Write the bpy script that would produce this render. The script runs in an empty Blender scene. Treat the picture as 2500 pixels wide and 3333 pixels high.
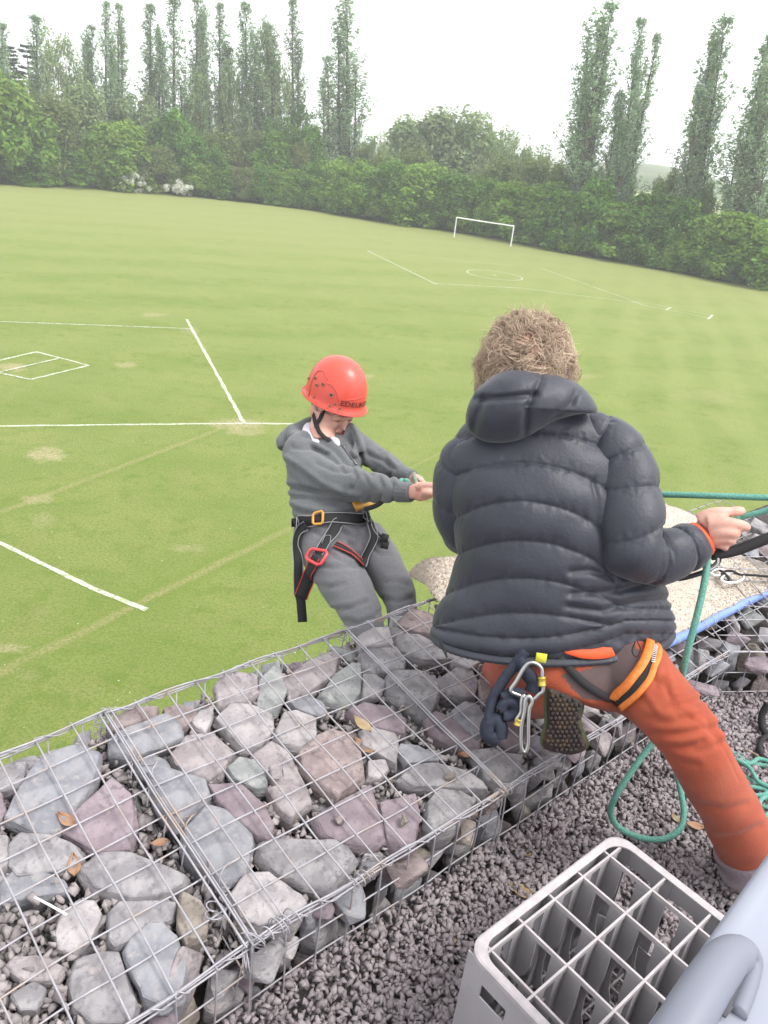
import bpy, math, random
import numpy as np
from mathutils import Vector, Matrix, noise
from mathutils.bvhtree import BVHTree

random.seed(7); RNG = np.random.default_rng(11)
rad = math.radians
C = bpy.context.scene.collection
scene = bpy.context.scene

# ------------------------------------------------------------------ camera
EYE = 10.0                      # camera height above the playing field
TERR = EYE - 1.6                # level of the terrace gravel
FPX, PITCH, ROLL = 2600.0, rad(25.0), rad(6.5)
_cp, _sp = math.cos(PITCH), math.sin(PITCH)
FWD = np.array([0, _cp, -_sp]); _up = np.array([0, _sp, _cp]); _rt = np.array([1.0, 0, 0])
RGT = math.cos(ROLL) * _rt + math.sin(ROLL) * _up
UPV = -math.sin(ROLL) * _rt + math.cos(ROLL) * _up
CAM = np.array([0, 0, EYE])
cd = bpy.data.cameras.new('camera'); cam = bpy.data.objects.new('camera', cd); C.objects.link(cam)
cam.matrix_world = Matrix(((RGT[0], UPV[0], -FWD[0], 0), (RGT[1], UPV[1], -FWD[1], 0),
                           (RGT[2], UPV[2], -FWD[2], EYE), (0, 0, 0, 1)))
cd.sensor_fit = 'HORIZONTAL'; cd.sensor_width = 36.0; cd.lens = FPX / 2500.0 * 36.0
cd.clip_start = 0.05; cd.clip_end = 3000
scene.camera = cam
scene.render.resolution_x, scene.render.resolution_y = 768, 1024

# ------------------------------------------------------------------ light
SUN_EL, SUN_AZ = rad(56), rad(105)          # azimuth measured from +y towards +x
w = bpy.data.worlds.new('World'); scene.world = w; w.use_nodes = True
nt = w.node_tree; nt.nodes.clear()
sky = nt.nodes.new('ShaderNodeTexSky'); sky.sky_type = 'NISHITA'; sky.sun_disc = False
sky.sun_elevation = SUN_EL; sky.sun_rotation = SUN_AZ
sky.air_density = 1.0; sky.dust_density = 6.0; sky.ozone_density = 1.0
hs = nt.nodes.new('ShaderNodeHueSaturation'); hs.inputs['Saturation'].default_value = 0.16
bg = nt.nodes.new('ShaderNodeBackground'); bg.inputs['Strength'].default_value = 0.15
wo = nt.nodes.new('ShaderNodeOutputWorld')
cl = nt.nodes.new('ShaderNodeMix'); cl.data_type = 'RGBA'; cl.inputs[0].default_value = .6; cl.inputs[7].default_value = (6.9, 7.0, 7.3, 1)   # flat bright cloud deck over the clear sky
nt.links.new(sky.outputs[0], hs.inputs['Color']); nt.links.new(hs.outputs[0], cl.inputs[6]); nt.links.new(cl.outputs[2], bg.inputs['Color']); nt.links.new(bg.outputs[0], wo.inputs[0])
sl = bpy.data.lights.new('sun', 'SUN'); sl.energy = 1.25; sl.angle = rad(22); sl.color = (1, 0.97, 0.93)
sun = bpy.data.objects.new('sun', sl); C.objects.link(sun)
sdir = Vector((math.sin(SUN_AZ) * math.cos(SUN_EL), math.cos(SUN_AZ) * math.cos(SUN_EL), math.sin(SUN_EL)))
sun.rotation_euler = sdir.to_track_quat('Z', 'Y').to_euler(); sun.location = (0, 0, 60)
scene.view_settings.view_transform = 'Standard'; scene.view_settings.look = 'None'
scene.view_settings.exposure = 1.12; scene.view_settings.gamma = 1.0
scene.view_settings.use_curve_mapping = False
scene.cycles.use_denoising = True
scene.cycles.max_bounces = 6; scene.cycles.transparent_max_bounces = 8
scene.cycles.volume_bounces = 1

# ------------------------------------------------------------------ places
def ray(x, y):
    return FWD + RGT * ((x - 1250) / FPX) - UPV * ((y - 1666.5) / FPX)
def at(x, y, d):                 # a point d metres deep along the view
    return CAM + ray(x, y) * d
def onz(x, y, z):                # where that sight line meets the level z
    q = ray(x, y); return CAM + q * ((z - EYE) / q[2])
def onpl(x, y, o, n):
    q = ray(x, y); return CAM + q * (((o - CAM) @ n) / (q @ n))
def pix(P):
    P = np.asarray(P, float) - CAM; z = P @ FWD
    return np.stack([1250 + FPX * (P @ RGT) / z, 1666.5 - FPX * (P @ UPV) / z], -1)
def mm(px, d):                   # pixels at depth d to metres
    return px * d / FPX
def unit(v):
    v = np.asarray(v, float); return v / (np.linalg.norm(v) + 1e-12)

# ------------------------------------------------------------------ materials
def srgb(r, g, b):
    f = lambda c: (c / 255 / 12.92) if c / 255 <= .04045 else ((c / 255 + .055) / 1.055) ** 2.4
    return (f(r), f(g), f(b))
def mat(name, col, rough=.7, spec=.3, col2=None, nscale=8., detail=4., bump=0., bscale=60., island=0., objvar=0., metal=0.,
        transl=0., coords='Object', stretch=None, lo=.35, hi=.65, sheen=0., col3=None, n3=40., coat=0.):
    m = bpy.data.materials.new(name); m.use_nodes = True
    t = m.node_tree; N = t.nodes; L = t.links; N.clear()
    out = N.new('ShaderNodeOutputMaterial'); p = N.new('ShaderNodeBsdfPrincipled')
    p.inputs['Roughness'].default_value = rough; p.inputs['Specular IOR Level'].default_value = spec
    p.inputs['Metallic'].default_value = metal; p.inputs['Sheen Weight'].default_value = sheen
    p.inputs['Coat Weight'].default_value = coat
    tc = N.new('ShaderNodeTexCoord'); vec = tc.outputs[coords]
    if stretch:
        mp = N.new('ShaderNodeMapping'); mp.inputs['Scale'].default_value = stretch
        L.new(vec, mp.inputs[0]); vec = mp.outputs[0]
    c = None
    def rgb(v):
        n = N.new('ShaderNodeRGB'); n.outputs[0].default_value = (*v, 1); return n.outputs[0]
    c = rgb(col)
    def nz(scale, det=4.):
        n = N.new('ShaderNodeTexNoise'); n.inputs['Scale'].default_value = scale; n.inputs['Detail'].default_value = det
        n.inputs['Roughness'].default_value = .6; L.new(vec, n.inputs['Vector']); return n.outputs[0]
    def ramp(v, a, b):
        r = N.new('ShaderNodeMapRange'); r.inputs[1].default_value = a; r.inputs[2].default_value = b; r.clamp = True
        L.new(v, r.inputs[0]); return r.outputs[0]
    def mix(f, a, b):
        x = N.new('ShaderNodeMix'); x.data_type = 'RGBA'
        if isinstance(f, float): x.inputs[0].default_value = f
        else: L.new(f, x.inputs[0])
        L.new(a, x.inputs[6]); L.new(b, x.inputs[7]); return x.outputs[2]
    if col2: c = mix(ramp(nz(nscale, detail), lo, hi), c, rgb(col2))
    if col3: c = mix(ramp(nz(n3, 3.), .52, .7), c, rgb(col3))
    for src, amt in ((1, island), (2, objvar)):
        if amt:
            if src == 1: g = N.new('ShaderNodeNewGeometry'); r = g.outputs['Random Per Island']
            else: g = N.new('ShaderNodeObjectInfo'); r = g.outputs['Random']
            h = N.new('ShaderNodeHueSaturation'); L.new(c, h.inputs['Color'])
            mr = N.new('ShaderNodeMapRange'); mr.inputs[3].default_value = 1 - amt; mr.inputs[4].default_value = 1 + amt; L.new(r, mr.inputs[0])
            L.new(mr.outputs[0], h.inputs['Value'])
            mu = N.new('ShaderNodeMath'); mu.operation = 'MULTIPLY'; mu.inputs[1].default_value = 7.31; L.new(r, mu.inputs[0])
            fr = N.new('ShaderNodeMath'); fr.operation = 'FRACT'; L.new(mu.outputs[0], fr.inputs[0])
            m2 = N.new('ShaderNodeMapRange'); m2.inputs[3].default_value = .5 - amt * .05; m2.inputs[4].default_value = .5 + amt * .05
            L.new(fr.outputs[0], m2.inputs[0]); L.new(m2.outputs[0], h.inputs['Hue']); c = h.outputs[0]
    L.new(c, p.inputs['Base Color'])
    if bump:
        b = N.new('ShaderNodeBump'); b.inputs['Strength'].default_value = 1.0; b.inputs['Distance'].default_value = bump
        L.new(nz(bscale, 5.), b.inputs['Height']); L.new(b.outputs[0], p.inputs['Normal'])
    if transl:
        tr = N.new('ShaderNodeBsdfTranslucent'); L.new(c, tr.inputs['Color'])
        ms = N.new('ShaderNodeMixShader'); ms.inputs[0].default_value = transl
        L.new(p.outputs[0], ms.inputs[1]); L.new(tr.outputs[0], ms.inputs[2]); L.new(ms.outputs[0], out.inputs[0])
    else: L.new(p.outputs[0], out.inputs[0])
    return m

# ------------------------------------------------------------------ objects
def link(name, me, m=None, parent=None, mats=None):
    o = bpy.data.objects.new(name, me); C.objects.link(o)
    if m is not None and not me.materials: me.materials.append(m)
    if mats:
        for x in mats: me.materials.append(x)
    if parent is not None: o.parent = parent
    return o
def mesh(name, V, F, smooth=False):
    me = bpy.data.meshes.new(name)
    V = np.asarray(V, np.float32)
    if isinstance(F, np.ndarray):
        k = F.shape[1]; me.vertices.add(len(V)); me.vertices.foreach_set('co', V.ravel())
        me.loops.add(F.size); me.loops.foreach_set('vertex_index', F.astype(np.int32).ravel())
        me.polygons.add(len(F)); me.polygons.foreach_set('loop_start', np.arange(0, F.size, k, dtype=np.int32))
        me.polygons.foreach_set('loop_total', np.full(len(F), k, np.int32))
        me.update(calc_edges=True)
    else:
        me.from_pydata([tuple(map(float, v)) for v in V], [], F); me.update()
    if smooth: me.polygons.foreach_set('use_smooth', np.ones(len(me.polygons), bool))
    return me
def make(name, V, F, m, parent=None, smooth=False):
    return link(name, mesh(name, V, F, smooth), m, parent)
def tag(o, label=None, cat=None, group=None, kind=None):
    if label: o['label'] = label
    if cat: o['category'] = cat
    if group: o['group'] = group
    if kind: o['kind'] = kind
    return o
def empty(name, loc, label=None, cat=None, group=None):
    o = bpy.data.objects.new(name, None); C.objects.link(o); o.location = tuple(map(float, loc)); o.empty_display_size = .1
    return tag(o, label, cat, group)
def own(o, root):                # parent keeping world placement (root has location only)
    o.parent = root; o.matrix_parent_inverse = Matrix.Translation(-Vector(root.location)); return o

class MB:
    """collects pieces into one mesh"""
    def __init__(s): s.V = []; s.F = []; s.n = 0
    def add(s, V, F):
        V = np.asarray(V, float); s.V.append(V); s.F += [tuple(i + s.n for i in f) for f in F]; s.n += len(V); return s
    def box(s, o, x, y, z):       # corner o, three edge vectors
        o, x, y, z = map(lambda q: np.asarray(q, float), (o, x, y, z))
        V = [o, o + x, o + x + y, o + y, o + z, o + x + z, o + x + y + z, o + y + z]
        F = [(0, 3, 2, 1), (4, 5, 6, 7), (0, 1, 5, 4), (1, 2, 6, 5), (2, 3, 7, 6), (3, 0, 4, 7)]
        return s.add(V, F)
    def tube(s, P, r, k=6, cap=True, closed=False, flat=None):
        V, F = tube_geo(P, r, k, cap, closed, flat); return s.add(V, F)
    def out(s, name, m, parent=None, smooth=False):
        V = np.concatenate(s.V) if s.V else np.zeros((0, 3)); return make(name, V, s.F, m, parent, smooth)

def spline(P, n, closed=False):
    """Catmull-Rom through the rows of P, n samples per span"""
    P = np.asarray(P, float)
    if closed: Q = np.vstack([P[-1], P, P[0], P[1]]); m = len(P)
    else: Q = np.vstack([2 * P[0] - P[1], P, 2 * P[-1] - P[-2]]); m = len(P) - 1
    out = []
    for i in range(m):
        a, b, c, d = Q[i:i + 4]
        for t in np.arange(n) / n:
            out.append(.5 * ((2 * b) + (-a + c) * t + (2 * a - 5 * b + 4 * c - d) * t * t + (-a + 3 * b - 3 * c + d) * t ** 3))
    if not closed: out.append(P[-1])
    return np.array(out)
def frames(P, closed=False, hint=None):
    n = len(P); T = np.zeros_like(P)
    for i in range(n):
        a = P[(i - 1) % n] if (closed or i > 0) else P[i]; b = P[(i + 1) % n] if (closed or i < n - 1) else P[i]
        T[i] = unit(b - a)
    h = np.array([0, 0, 1.]) if hint is None else np.asarray(hint, float)
    if abs(T[0] @ unit(h)) > .95: h = np.array([1., 0, 0])
    N_ = np.zeros_like(P); N_[0] = unit(h - (h @ T[0]) * T[0])
    for i in range(1, n):
        v = N_[i - 1] - (N_[i - 1] @ T[i]) * T[i]; N_[i] = unit(v)
    return T, N_, np.cross(T, N_)
def tube_geo(P, r, k=6, cap=True, closed=False, flat=None):
    P = np.asarray(P, float); n = len(P); r = np.broadcast_to(np.asarray(r, float), (n,))
    T, U, W = frames(P, closed)
    a = np.arange(k) * 2 * math.pi / k
    fl = 1.0 if flat is None else flat
    V = (P[:, None] + r[:, None, None] * (np.cos(a)[None, :, None] * U[:, None] + fl * np.sin(a)[None, :, None] * W[:, None])).reshape(-1, 3)
    F = []
    for i in range(n if closed else n - 1):
        j = (i + 1) % n
        for q in range(k):
            q2 = (q + 1) % k; F.append((i * k + q, i * k + q2, j * k + q2, j * k + q))
    if cap and not closed: F += [tuple(range(k))[::-1], tuple((n - 1) * k + q for q in range(k))]
    return V, F
def loft(rings, seg=48, n=6, disp=None, capends=True, power=2.0):
    """rings: rows (centre, u, v) ; closed skin through super-ellipse sections; disp(P, s, a)->offset along the normal"""
    R = np.array([np.concatenate([np.asarray(q, float) for q in r]) for r in rings]); R = spline(R, n)
    a = np.arange(seg) * 2 * math.pi / seg; ca, sa = np.cos(a), np.sin(a); e = 2.0 / power
    ca = np.sign(ca) * np.abs(ca) ** e; sa = np.sign(sa) * np.abs(sa) ** e
    V = R[:, None, 0:3] + ca[None, :, None] * R[:, None, 3:6] + sa[None, :, None] * R[:, None, 6:9]
    m = len(R)
    if disp is not None:
        du = np.roll(V, -1, 1) - np.roll(V, 1, 1); dv = np.gradient(V, axis=0)
        Nn = np.cross(du, dv); Nn /= np.linalg.norm(Nn, axis=-1, keepdims=True) + 1e-12
        c = V - R[:, None, 0:3]; s = np.sign((Nn * c).sum(-1, keepdims=True)); s[s == 0] = 1; Nn *= s
        V = V + Nn * disp(V, np.arange(m)[:, None] / (m - 1), a[None, :])[..., None]
    V = V.reshape(-1, 3); F = []
    for i in range(m - 1):
        for q in range(seg):
            q2 = (q + 1) % seg; F.append((i * seg + q, i * seg + q2, (i + 1) * seg + q2, (i + 1) * seg + q))
    if capends: F += [tuple(range(seg))[::-1], tuple((m - 1) * seg + q for q in range(seg))]
    return V, F
def ringpx(x, y, d, hw, hd, ang=0, yaw=0, nod=0):
    """a section centred at a sight line: half-width hw px across (tilted ang), half-depth hd metres, yawed/nodded"""
    c = at(x, y, d); a = rad(ang); u = RGT * math.cos(a) + UPV * math.sin(a)
    v0 = -FWD; yw = rad(yaw); u2 = u * math.cos(yw) - v0 * math.sin(yw); v2 = v0 * math.cos(yw) + u * math.sin(yw)
    ax = np.cross(u2, v2); nd = rad(nod); v3 = v2 * math.cos(nd) + ax * math.sin(nd)
    return (c, u2 * mm(hw, d), v3 * hd)
def limb(pts, k=40, n=8, flat=1.0, disp=None, caps=True):
    """limb through (x, y, depth, radius_px): round tapering tube as loft rings"""
    P = np.array([at(p[0], p[1], p[2]) for p in pts]); r = np.array([mm(p[3], p[2]) for p in pts])
    T, U, W = frames(P, hint=-FWD)
    rings = [(P[i], W[i] * r[i], U[i] * r[i] * flat) for i in range(len(P))]
    return loft(rings, k, n, disp, caps)
def remeshed(name, parts, voxel, m, parent=None, smooth=4, fn=None):
    """one continuous skin from overlapping closed pieces"""
    b = MB()
    for V, F in parts: b.add(V, F)
    me = mesh(name, np.concatenate(b.V), b.F)
    o = bpy.data.objects.new('tmp', me); C.objects.link(o)
    md = o.modifiers.new('r', 'REMESH'); md.mode = 'VOXEL'; md.voxel_size = voxel
    if smooth:
        ms = o.modifiers.new('s', 'SMOOTH'); ms.iterations = smooth; ms.factor = .5
    dg = bpy.context.evaluated_depsgraph_get(); ev = o.evaluated_get(dg)
    me2 = bpy.data.meshes.new_from_object(ev); bpy.data.objects.remove(o); bpy.data.meshes.remove(me)
    me2.name = name
    if fn is not None:
        nv = len(me2.vertices); co = np.empty(nv * 3, np.float32); me2.vertices.foreach_get('co', co); co = co.reshape(-1, 3).astype(float)
        no = np.empty(nv * 3, np.float32); me2.vertices.foreach_get('normal', no); no = no.reshape(-1, 3).astype(float)
        co = co + no * fn(co, no)[:, None]; me2.vertices.foreach_set('co', co.astype(np.float32).ravel()); me2.update()
    me2.polygons.foreach_set('use_smooth', np.ones(len(me2.polygons), bool)); me2.materials.clear()
    return link(name, me2, m, parent)
def bvh(*objs):
    V = []; F = []; n = 0
    for o in objs:
        me = o.data; vs = [v.co.copy() for v in me.vertices]; V += vs; F += [tuple(i + n for i in p.vertices) for p in me.polygons]; n += len(vs)
    return BVHTree.FromPolygons(V, F)
def hit(tree, x, y, dflt=None):
    q = unit(ray(x, y)); r = tree.ray_cast(Vector(CAM), Vector(q))
    if r[0] is None:
        if dflt is None: return None
        return at(x, y, dflt), -q
    n = np.array(r[1])
    if n @ q > 0: n = -n
    return np.array(r[0]), n
def drape(tree, pts, off=.004, n=6, dflt=None, smooth=3):
    """a path laid on a surface under the sight lines through pts"""
    S = spline(np.array(pts, float), n); P = []; Nn = []
    for x, y in S:
        h = hit(tree, x, y, dflt)
        if h is None:
            q = unit(ray(x, y)); best = None
            near = tree.find_nearest(Vector(at(x, y, (P[-1] - CAM) @ FWD if P else 2.0)))
            h = (np.array(near[0]), -q)
        P.append(h[0] + h[1] * off); Nn.append(h[1])
    P = np.array(P); Nn = np.array(Nn)
    for _ in range(smooth):
        P[1:-1] = (P[:-2] + 2 * P[1:-1] + P[2:]) / 4; Nn[1:-1] = (Nn[:-2] + 2 * Nn[1:-1] + Nn[2:]) / 4
    return P, np.array([unit(q) for q in Nn])
def strap_geo(P, Nn, w, t):
    """flat webbing of width w, thickness t along P facing Nn"""
    P = np.asarray(P); n = len(P); w = np.broadcast_to(np.asarray(w, float), (n,)); V = []
    for i in range(n):
        T = unit(P[min(i + 1, n - 1)] - P[max(i - 1, 0)]); s = unit(np.cross(T, Nn[i])); q = unit(np.cross(s, T))
        for a, b in ((-1, 0), (-.94, 1), (.94, 1), (1, 0), (.9, -.6), (-.9, -.6)): V.append(P[i] + s * a * w[i] / 2 + q * b * t / 2)
    F = [tuple(range(6))]
    for i in range(n - 1):
        for k in range(6): F.append((i * 6 + k, (i + 1) * 6 + k, (i + 1) * 6 + (k + 1) % 6, i * 6 + (k + 1) % 6))
    F.append(tuple((n - 1) * 6 + k for k in range(6))[::-1]); return np.array(V), F
def side_path(P, Nn, off, lift=0.):
    n = len(P); Q = []
    for i in range(n):
        T = unit(P[min(i + 1, n - 1)] - P[max(i - 1, 0)]); s = unit(np.cross(T, Nn[i])); Q.append(P[i] + s * off + Nn[i] * lift)
    return np.array(Q)
def fnoise(P, s, oct=3):
    P = np.asarray(P).reshape(-1, 3) * s
    return np.array([noise.fractal(Vector(p), 1.0, 2.0, oct) for p in P])
# ================================================================== FIELD
def field_material():
    m = bpy.data.materials.new('mown_grass'); m.use_nodes = True; t = m.node_tree; N = t.nodes; L = t.links; N.clear()
    out = N.new('ShaderNodeOutputMaterial'); p = N.new('ShaderNodeBsdfPrincipled'); p.inputs['Roughness'].default_value = .85
    p.inputs['Specular IOR Level'].default_value = .15
    g = N.new('ShaderNodeNewGeometry'); pos = g.outputs['Position']
    def nz(scale, det=4., rough=.6, vec=None, st=None):
        v = pos if vec is None else vec
        if st:
            mp = N.new('ShaderNodeMapping'); mp.inputs['Scale'].default_value = st[:3]; mp.inputs['Rotation'].default_value = (0, 0, st[3]); L.new(v, mp.inputs[0]); v = mp.outputs[0]
        n = N.new('ShaderNodeTexNoise'); n.inputs['Scale'].default_value = scale; n.inputs['Detail'].default_value = det; n.inputs['Roughness'].default_value = rough
        L.new(v, n.inputs['Vector']); return n.outputs[0]
    def rng(v, a, b, c=0., d=1.):
        r = N.new('ShaderNodeMapRange'); r.inputs[1].default_value = a; r.inputs[2].default_value = b; r.inputs[3].default_value = c; r.inputs[4].default_value = d
        L.new(v, r.inputs[0]); return r.outputs[0]
    def op(o, a, b=None, clamp=False):
        x = N.new('ShaderNodeMath'); x.operation = o; x.use_clamp = clamp
        for i, q in enumerate((a, b)):
            if q is None: continue
            if isinstance(q, (int, float)): x.inputs[i].default_value = q
            else: L.new(q, x.inputs[i])
        return x.outputs[0]
    def mix(f, a, b):
        x = N.new('ShaderNodeMix'); x.data_type = 'RGBA'
        if isinstance(f, (int, float)): x.inputs[0].default_value = f
        else: L.new(f, x.inputs[0])
        for i, q in ((6, a), (7, b)):
            if isinstance(q, tuple): x.inputs[i].default_value = (*q, 1)
            else: L.new(q, x.inputs[i])
        return x.outputs[2]
    sep = N.new('ShaderNodeSeparateXYZ'); L.new(pos, sep.inputs[0]); X, Y = sep.outputs[0], sep.outputs[1]
    G1, G2, G3 = (.134, .182, .044), (.200, .220, .070), (.100, .156, .028)
    c = mix(rng(nz(.35, 5.), .38, .62), G1, G2)
    c = mix(rng(nz(1.4, 6., .7), .48, .64), c, G3)
    c = mix(rng(nz(.6, 7., .72), .54, .68, 0, .6), c, (.215, .200, .080))
    # mown bands: run across the pitch, broken up and faint
    ang = rad(-24)
    d = op('ADD', op('MULTIPLY', X, math.sin(ang)), op('MULTIPLY', Y, math.cos(ang)))
    d = op('ADD', d, op('MULTIPLY', nz(.06, 2.), 5.))
    st = op('SINE', op('MULTIPLY', d, .95)); stm = rng(st, -.5, .5)
    far = rng(Y, 14, 45)
    stm = op('MULTIPLY', op('MULTIPLY', stm, far), .5)
    c = mix(stm, c, (.215, .240, .085))
    st2 = rng(nz(1.0, 3., .6, None, (.05, 1.1, 1, rad(32))), .45, .62)
    c = mix(op('MULTIPLY', op('MULTIPLY', st2, rng(Y, 10, 30)), .12), c, (.26, .28, .10))
    d2 = op('ADD', op('SUBTRACT', op('MULTIPLY', X, math.cos(rad(-14))), op('MULTIPLY', Y, math.sin(rad(-14)) * -1)), op('MULTIPLY', nz(.09, 3.), 5.))
    s3 = op('MULTIPLY', rng(op('SINE', op('MULTIPLY', d2, 2.1)), -.3, .7), op('MULTIPLY', rng(X, 3, 14), rng(Y, 12, 26)))
    c = mix(op('MULTIPLY', s3, .38), c, (.25, .275, .10))
    # drier tan grass by the far hedge, plus distance paling put into the colour
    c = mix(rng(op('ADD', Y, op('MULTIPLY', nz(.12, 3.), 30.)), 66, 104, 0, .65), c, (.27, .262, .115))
    # worn lines and bare patches
    soil = (.37, .285, .17)
    def segdist(a, b):
        dx, dy = b[0] - a[0], b[1] - a[1]; l = math.hypot(dx, dy); nx, ny = -dy / l, dx / l
        q = op('ADD', op('MULTIPLY', X, nx), op('MULTIPLY', Y, ny)); q = op('SUBTRACT', q, a[0] * nx + a[1] * ny)
        q = op('ADD', q, op('MULTIPLY', op('SUBTRACT', nz(.9, 3.), .5), .20))
        return op('ABSOLUTE', q)
    def seg(a, b): return onz(a[0], a[1], 0), onz(b[0], b[1], 0)
    brk = rng(nz(.45, 4.), .30, .46)
    fine = rng(nz(9., 3.), .3, .6, .35, 1.)
    for a, b, wd, k in ((( 0, 2190), (905, 1738), .12, 1.), ((0, 1667), (720, 1395), .10, .95), ((905, 1738), (1500, 1440), .08, .75)):
        A, B_ = seg(a, b); q = segdist(A, B_); msk = rng(q, wd * .4, wd * 1.6, 1, 0)
        # keep each line to its own stretch
        dx, dy = B_[0] - A[0], B_[1] - A[1]; l2 = dx * dx + dy * dy
        tt = op('DIVIDE', op('ADD', op('MULTIPLY', op('SUBTRACT', X, A[0]), dx), op('MULTIPLY', op('SUBTRACT', Y, A[1]), dy)), l2)
        msk = op('MULTIPLY', msk, op('MULTIPLY', rng(tt, -.6, -.5), rng(tt, 1.0, 1.1, 1, 0)))
        msk = op('MULTIPLY', op('MULTIPLY', msk, brk), fine); c = mix(op('MULTIPLY', msk, k), c, soil)
        sh = op('MULTIPLY', rng(q, wd, wd * 5, 1, 0), .35); c = mix(op('MULTIPLY', sh, op('MULTIPLY', rng(tt, -.6, -.5), rng(tt, 1., 1.1, 1, 0))), c, (.10, .16, .02))
    for x, y, rx, ry, k in ((150, 1480, 75, 30, .95), (410, 1187, 45, 13, .6), (770, 1380, 120, 22, .8), (800, 1405, 80, 16, .6), (40, 1195, 60, 18, .8),
                            (120, 1625, 70, 22, .6), (30, 2110, 90, 20, .6), (500, 1024, 60, 9, .5), (1190, 1225, 40, 10, .5), (615, 1785, 80, 18, .35),
                            (1905, 1225, 60, 10, .3), (140, 1690, 60, 30, .3), (90, 2190, 60, 30, .2), (2300, 1290, 150, 30, .22), (620, 1075, 40, 14, .45)):
        c0 = onz(x, y, 0); ex = onz(x + rx, y, 0) - c0; ey = onz(x, y - ry, 0) - c0
        dt = ex[0] * ey[1] - ex[1] * ey[0]
        u_ = op('ADD', op('MULTIPLY', op('SUBTRACT', X, c0[0]), ey[1] / dt), op('MULTIPLY', op('SUBTRACT', Y, c0[1]), -ey[0] / dt))
        v_ = op('ADD', op('MULTIPLY', op('SUBTRACT', X, c0[0]), -ex[1] / dt), op('MULTIPLY', op('SUBTRACT', Y, c0[1]), ex[0] / dt))
        r2 = op('ADD', op('MULTIPLY', u_, u_), op('MULTIPLY', v_, v_))
        r2 = op('ADD', r2, op('MULTIPLY', op('SUBTRACT', nz(2.2, 7., .78), .5), 3.6))
        c = mix(op('MULTIPLY', rng(r2, .1, .8, 1, 0), k), c, (.41, .325, .215))
    # blade-scale speckle, weeds, daisies
    c = mix(rng(nz(14., 4., .75), .42, .62, 0, .75), c, (.070, .125, .012))
    c = mix(rng(nz(42., 3., .8), .45, .68, 0, .6), c, (.27, .30, .075))
    c = mix(rng(nz(5., 4., .7), .60, .72, 0, .4), c, (.21, .19, .075))
    v = N.new('ShaderNodeTexVoronoi'); v.inputs['Scale'].default_value = 3.2; L.new(pos, v.inputs['Vector'])
    dz = op('MULTIPLY', rng(v.outputs['Distance'], .035, .055, 1, 0), rng(nz(.5, 2.), .5, .56)); c = mix(dz, c, (.6, .6, .5))
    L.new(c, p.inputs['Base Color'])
    b = N.new('ShaderNodeBump'); b.inputs['Distance'].default_value = .03; L.new(nz(28., 5., .8), b.inputs['Height']); L.new(b.outputs[0], p.inputs['Normal'])
    L.new(p.outputs[0], out.inputs[0]); return m
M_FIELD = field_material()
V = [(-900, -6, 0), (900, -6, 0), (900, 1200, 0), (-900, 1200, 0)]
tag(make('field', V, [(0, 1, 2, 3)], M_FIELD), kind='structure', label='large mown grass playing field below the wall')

# painted pitch lines: thin broken strips of lime on the grass
def paint_material():
    m = mat('pitch_paint', (.50, .52, .44), .9, .1, col2=(.16, .20, .06), nscale=9., detail=6., lo=.42, hi=.68, col3=(.30, .33, .18), n3=3.)
    return m
M_PAINT = paint_material()
def line_strip(name, pts, wd, label, jit=.02, k=1):
    P = np.array([onz(x, y, 0) for x, y in pts]) if not isinstance(pts, np.ndarray) else pts
    Q = []
    for i in range(len(P) - 1):
        n = max(2, int(np.linalg.norm(P[i + 1] - P[i]) / .35))
        for t in range(n): Q.append(P[i] + (P[i + 1] - P[i]) * t / n)
    Q.append(P[-1]); Q = np.array(Q); n = len(Q); V = []
    for i in range(n):
        T = unit(Q[min(i + 1, n - 1)] - Q[max(i - 1, 0)]); s = np.array([-T[1], T[0], 0])
        a = wd / 2 + random.uniform(-jit, jit); b = wd / 2 + random.uniform(-jit, jit)
        V += [Q[i] + s * a + (0, 0, .004 * k), Q[i] - s * b + (0, 0, .004 * k)]
    F = [(2 * i, 2 * i + 1, 2 * i + 3, 2 * i + 2) for i in range(n - 1)]
    o = make(name, V, F, M_PAINT); return tag(o, label, kind='structure')
line_strip('pitch_line', [(-300, 1392), (0, 1387), (400, 1382), (795, 1378), (985, 1380)], .13, 'long white painted line crossing the field behind the boy')
line_strip('pitch_line', [(608, 1040), (795, 1379)], .15, 'steep white painted line from the worn corner up the field', k=2)
line_strip('pitch_line', [(-300, 1038), (0, 1047), (300, 1058), (622, 1070)], .11, 'faint white painted line above the small painted rectangle', k=3)
line_strip('pitch_line', [(-260, 1680), (0, 1767), (300, 1915), (478, 1985)], .13, 'thick white painted line ending on bare grass at lower left', k=2)
for a, b, k in (((-120, 1200), (118, 1145), 1), ((118, 1145), (290, 1190), 2), ((290, 1190), (100, 1236), 3), ((100, 1236), (-120, 1190), 4), ((0, 1212), (190, 1168), 5)):
    line_strip('pitch_line', [a, b], .12, None, k=k)['label'] = 'side of the small painted rectangle at the left of the field' if k < 5 else 'inner bar across the small painted rectangle'
line_strip('pitch_line', [(1196, 816), (1420, 925)], .12, 'left sideline of the far small pitch')
line_strip('pitch_line', [(1405, 922), (1700, 938), (2084, 987)], .11, 'near sideline of the far small pitch', k=2)
line_strip('pitch_line', [(1196, 816), (1480, 846), (1760, 873)], .07, 'faint far sideline of the far small pitch', k=3)
line_strip('pitch_line', [(1760, 873), (2090, 990)], .10, 'right sideline of the far small pitch', k=4)
line_strip('pitch_line', [(2076, 990), (2318, 1037)], .09, 'near long side of the narrow painted strip', k=5)
line_strip('pitch_line', [(2090, 985), (2320, 1027)], .05, 'far long side of the narrow painted strip', k=6)
line_strip('pitch_line', [(2166, 1010), (2184, 1001)], .16, 'short cross bar within the narrow painted strip', k=7)
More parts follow.
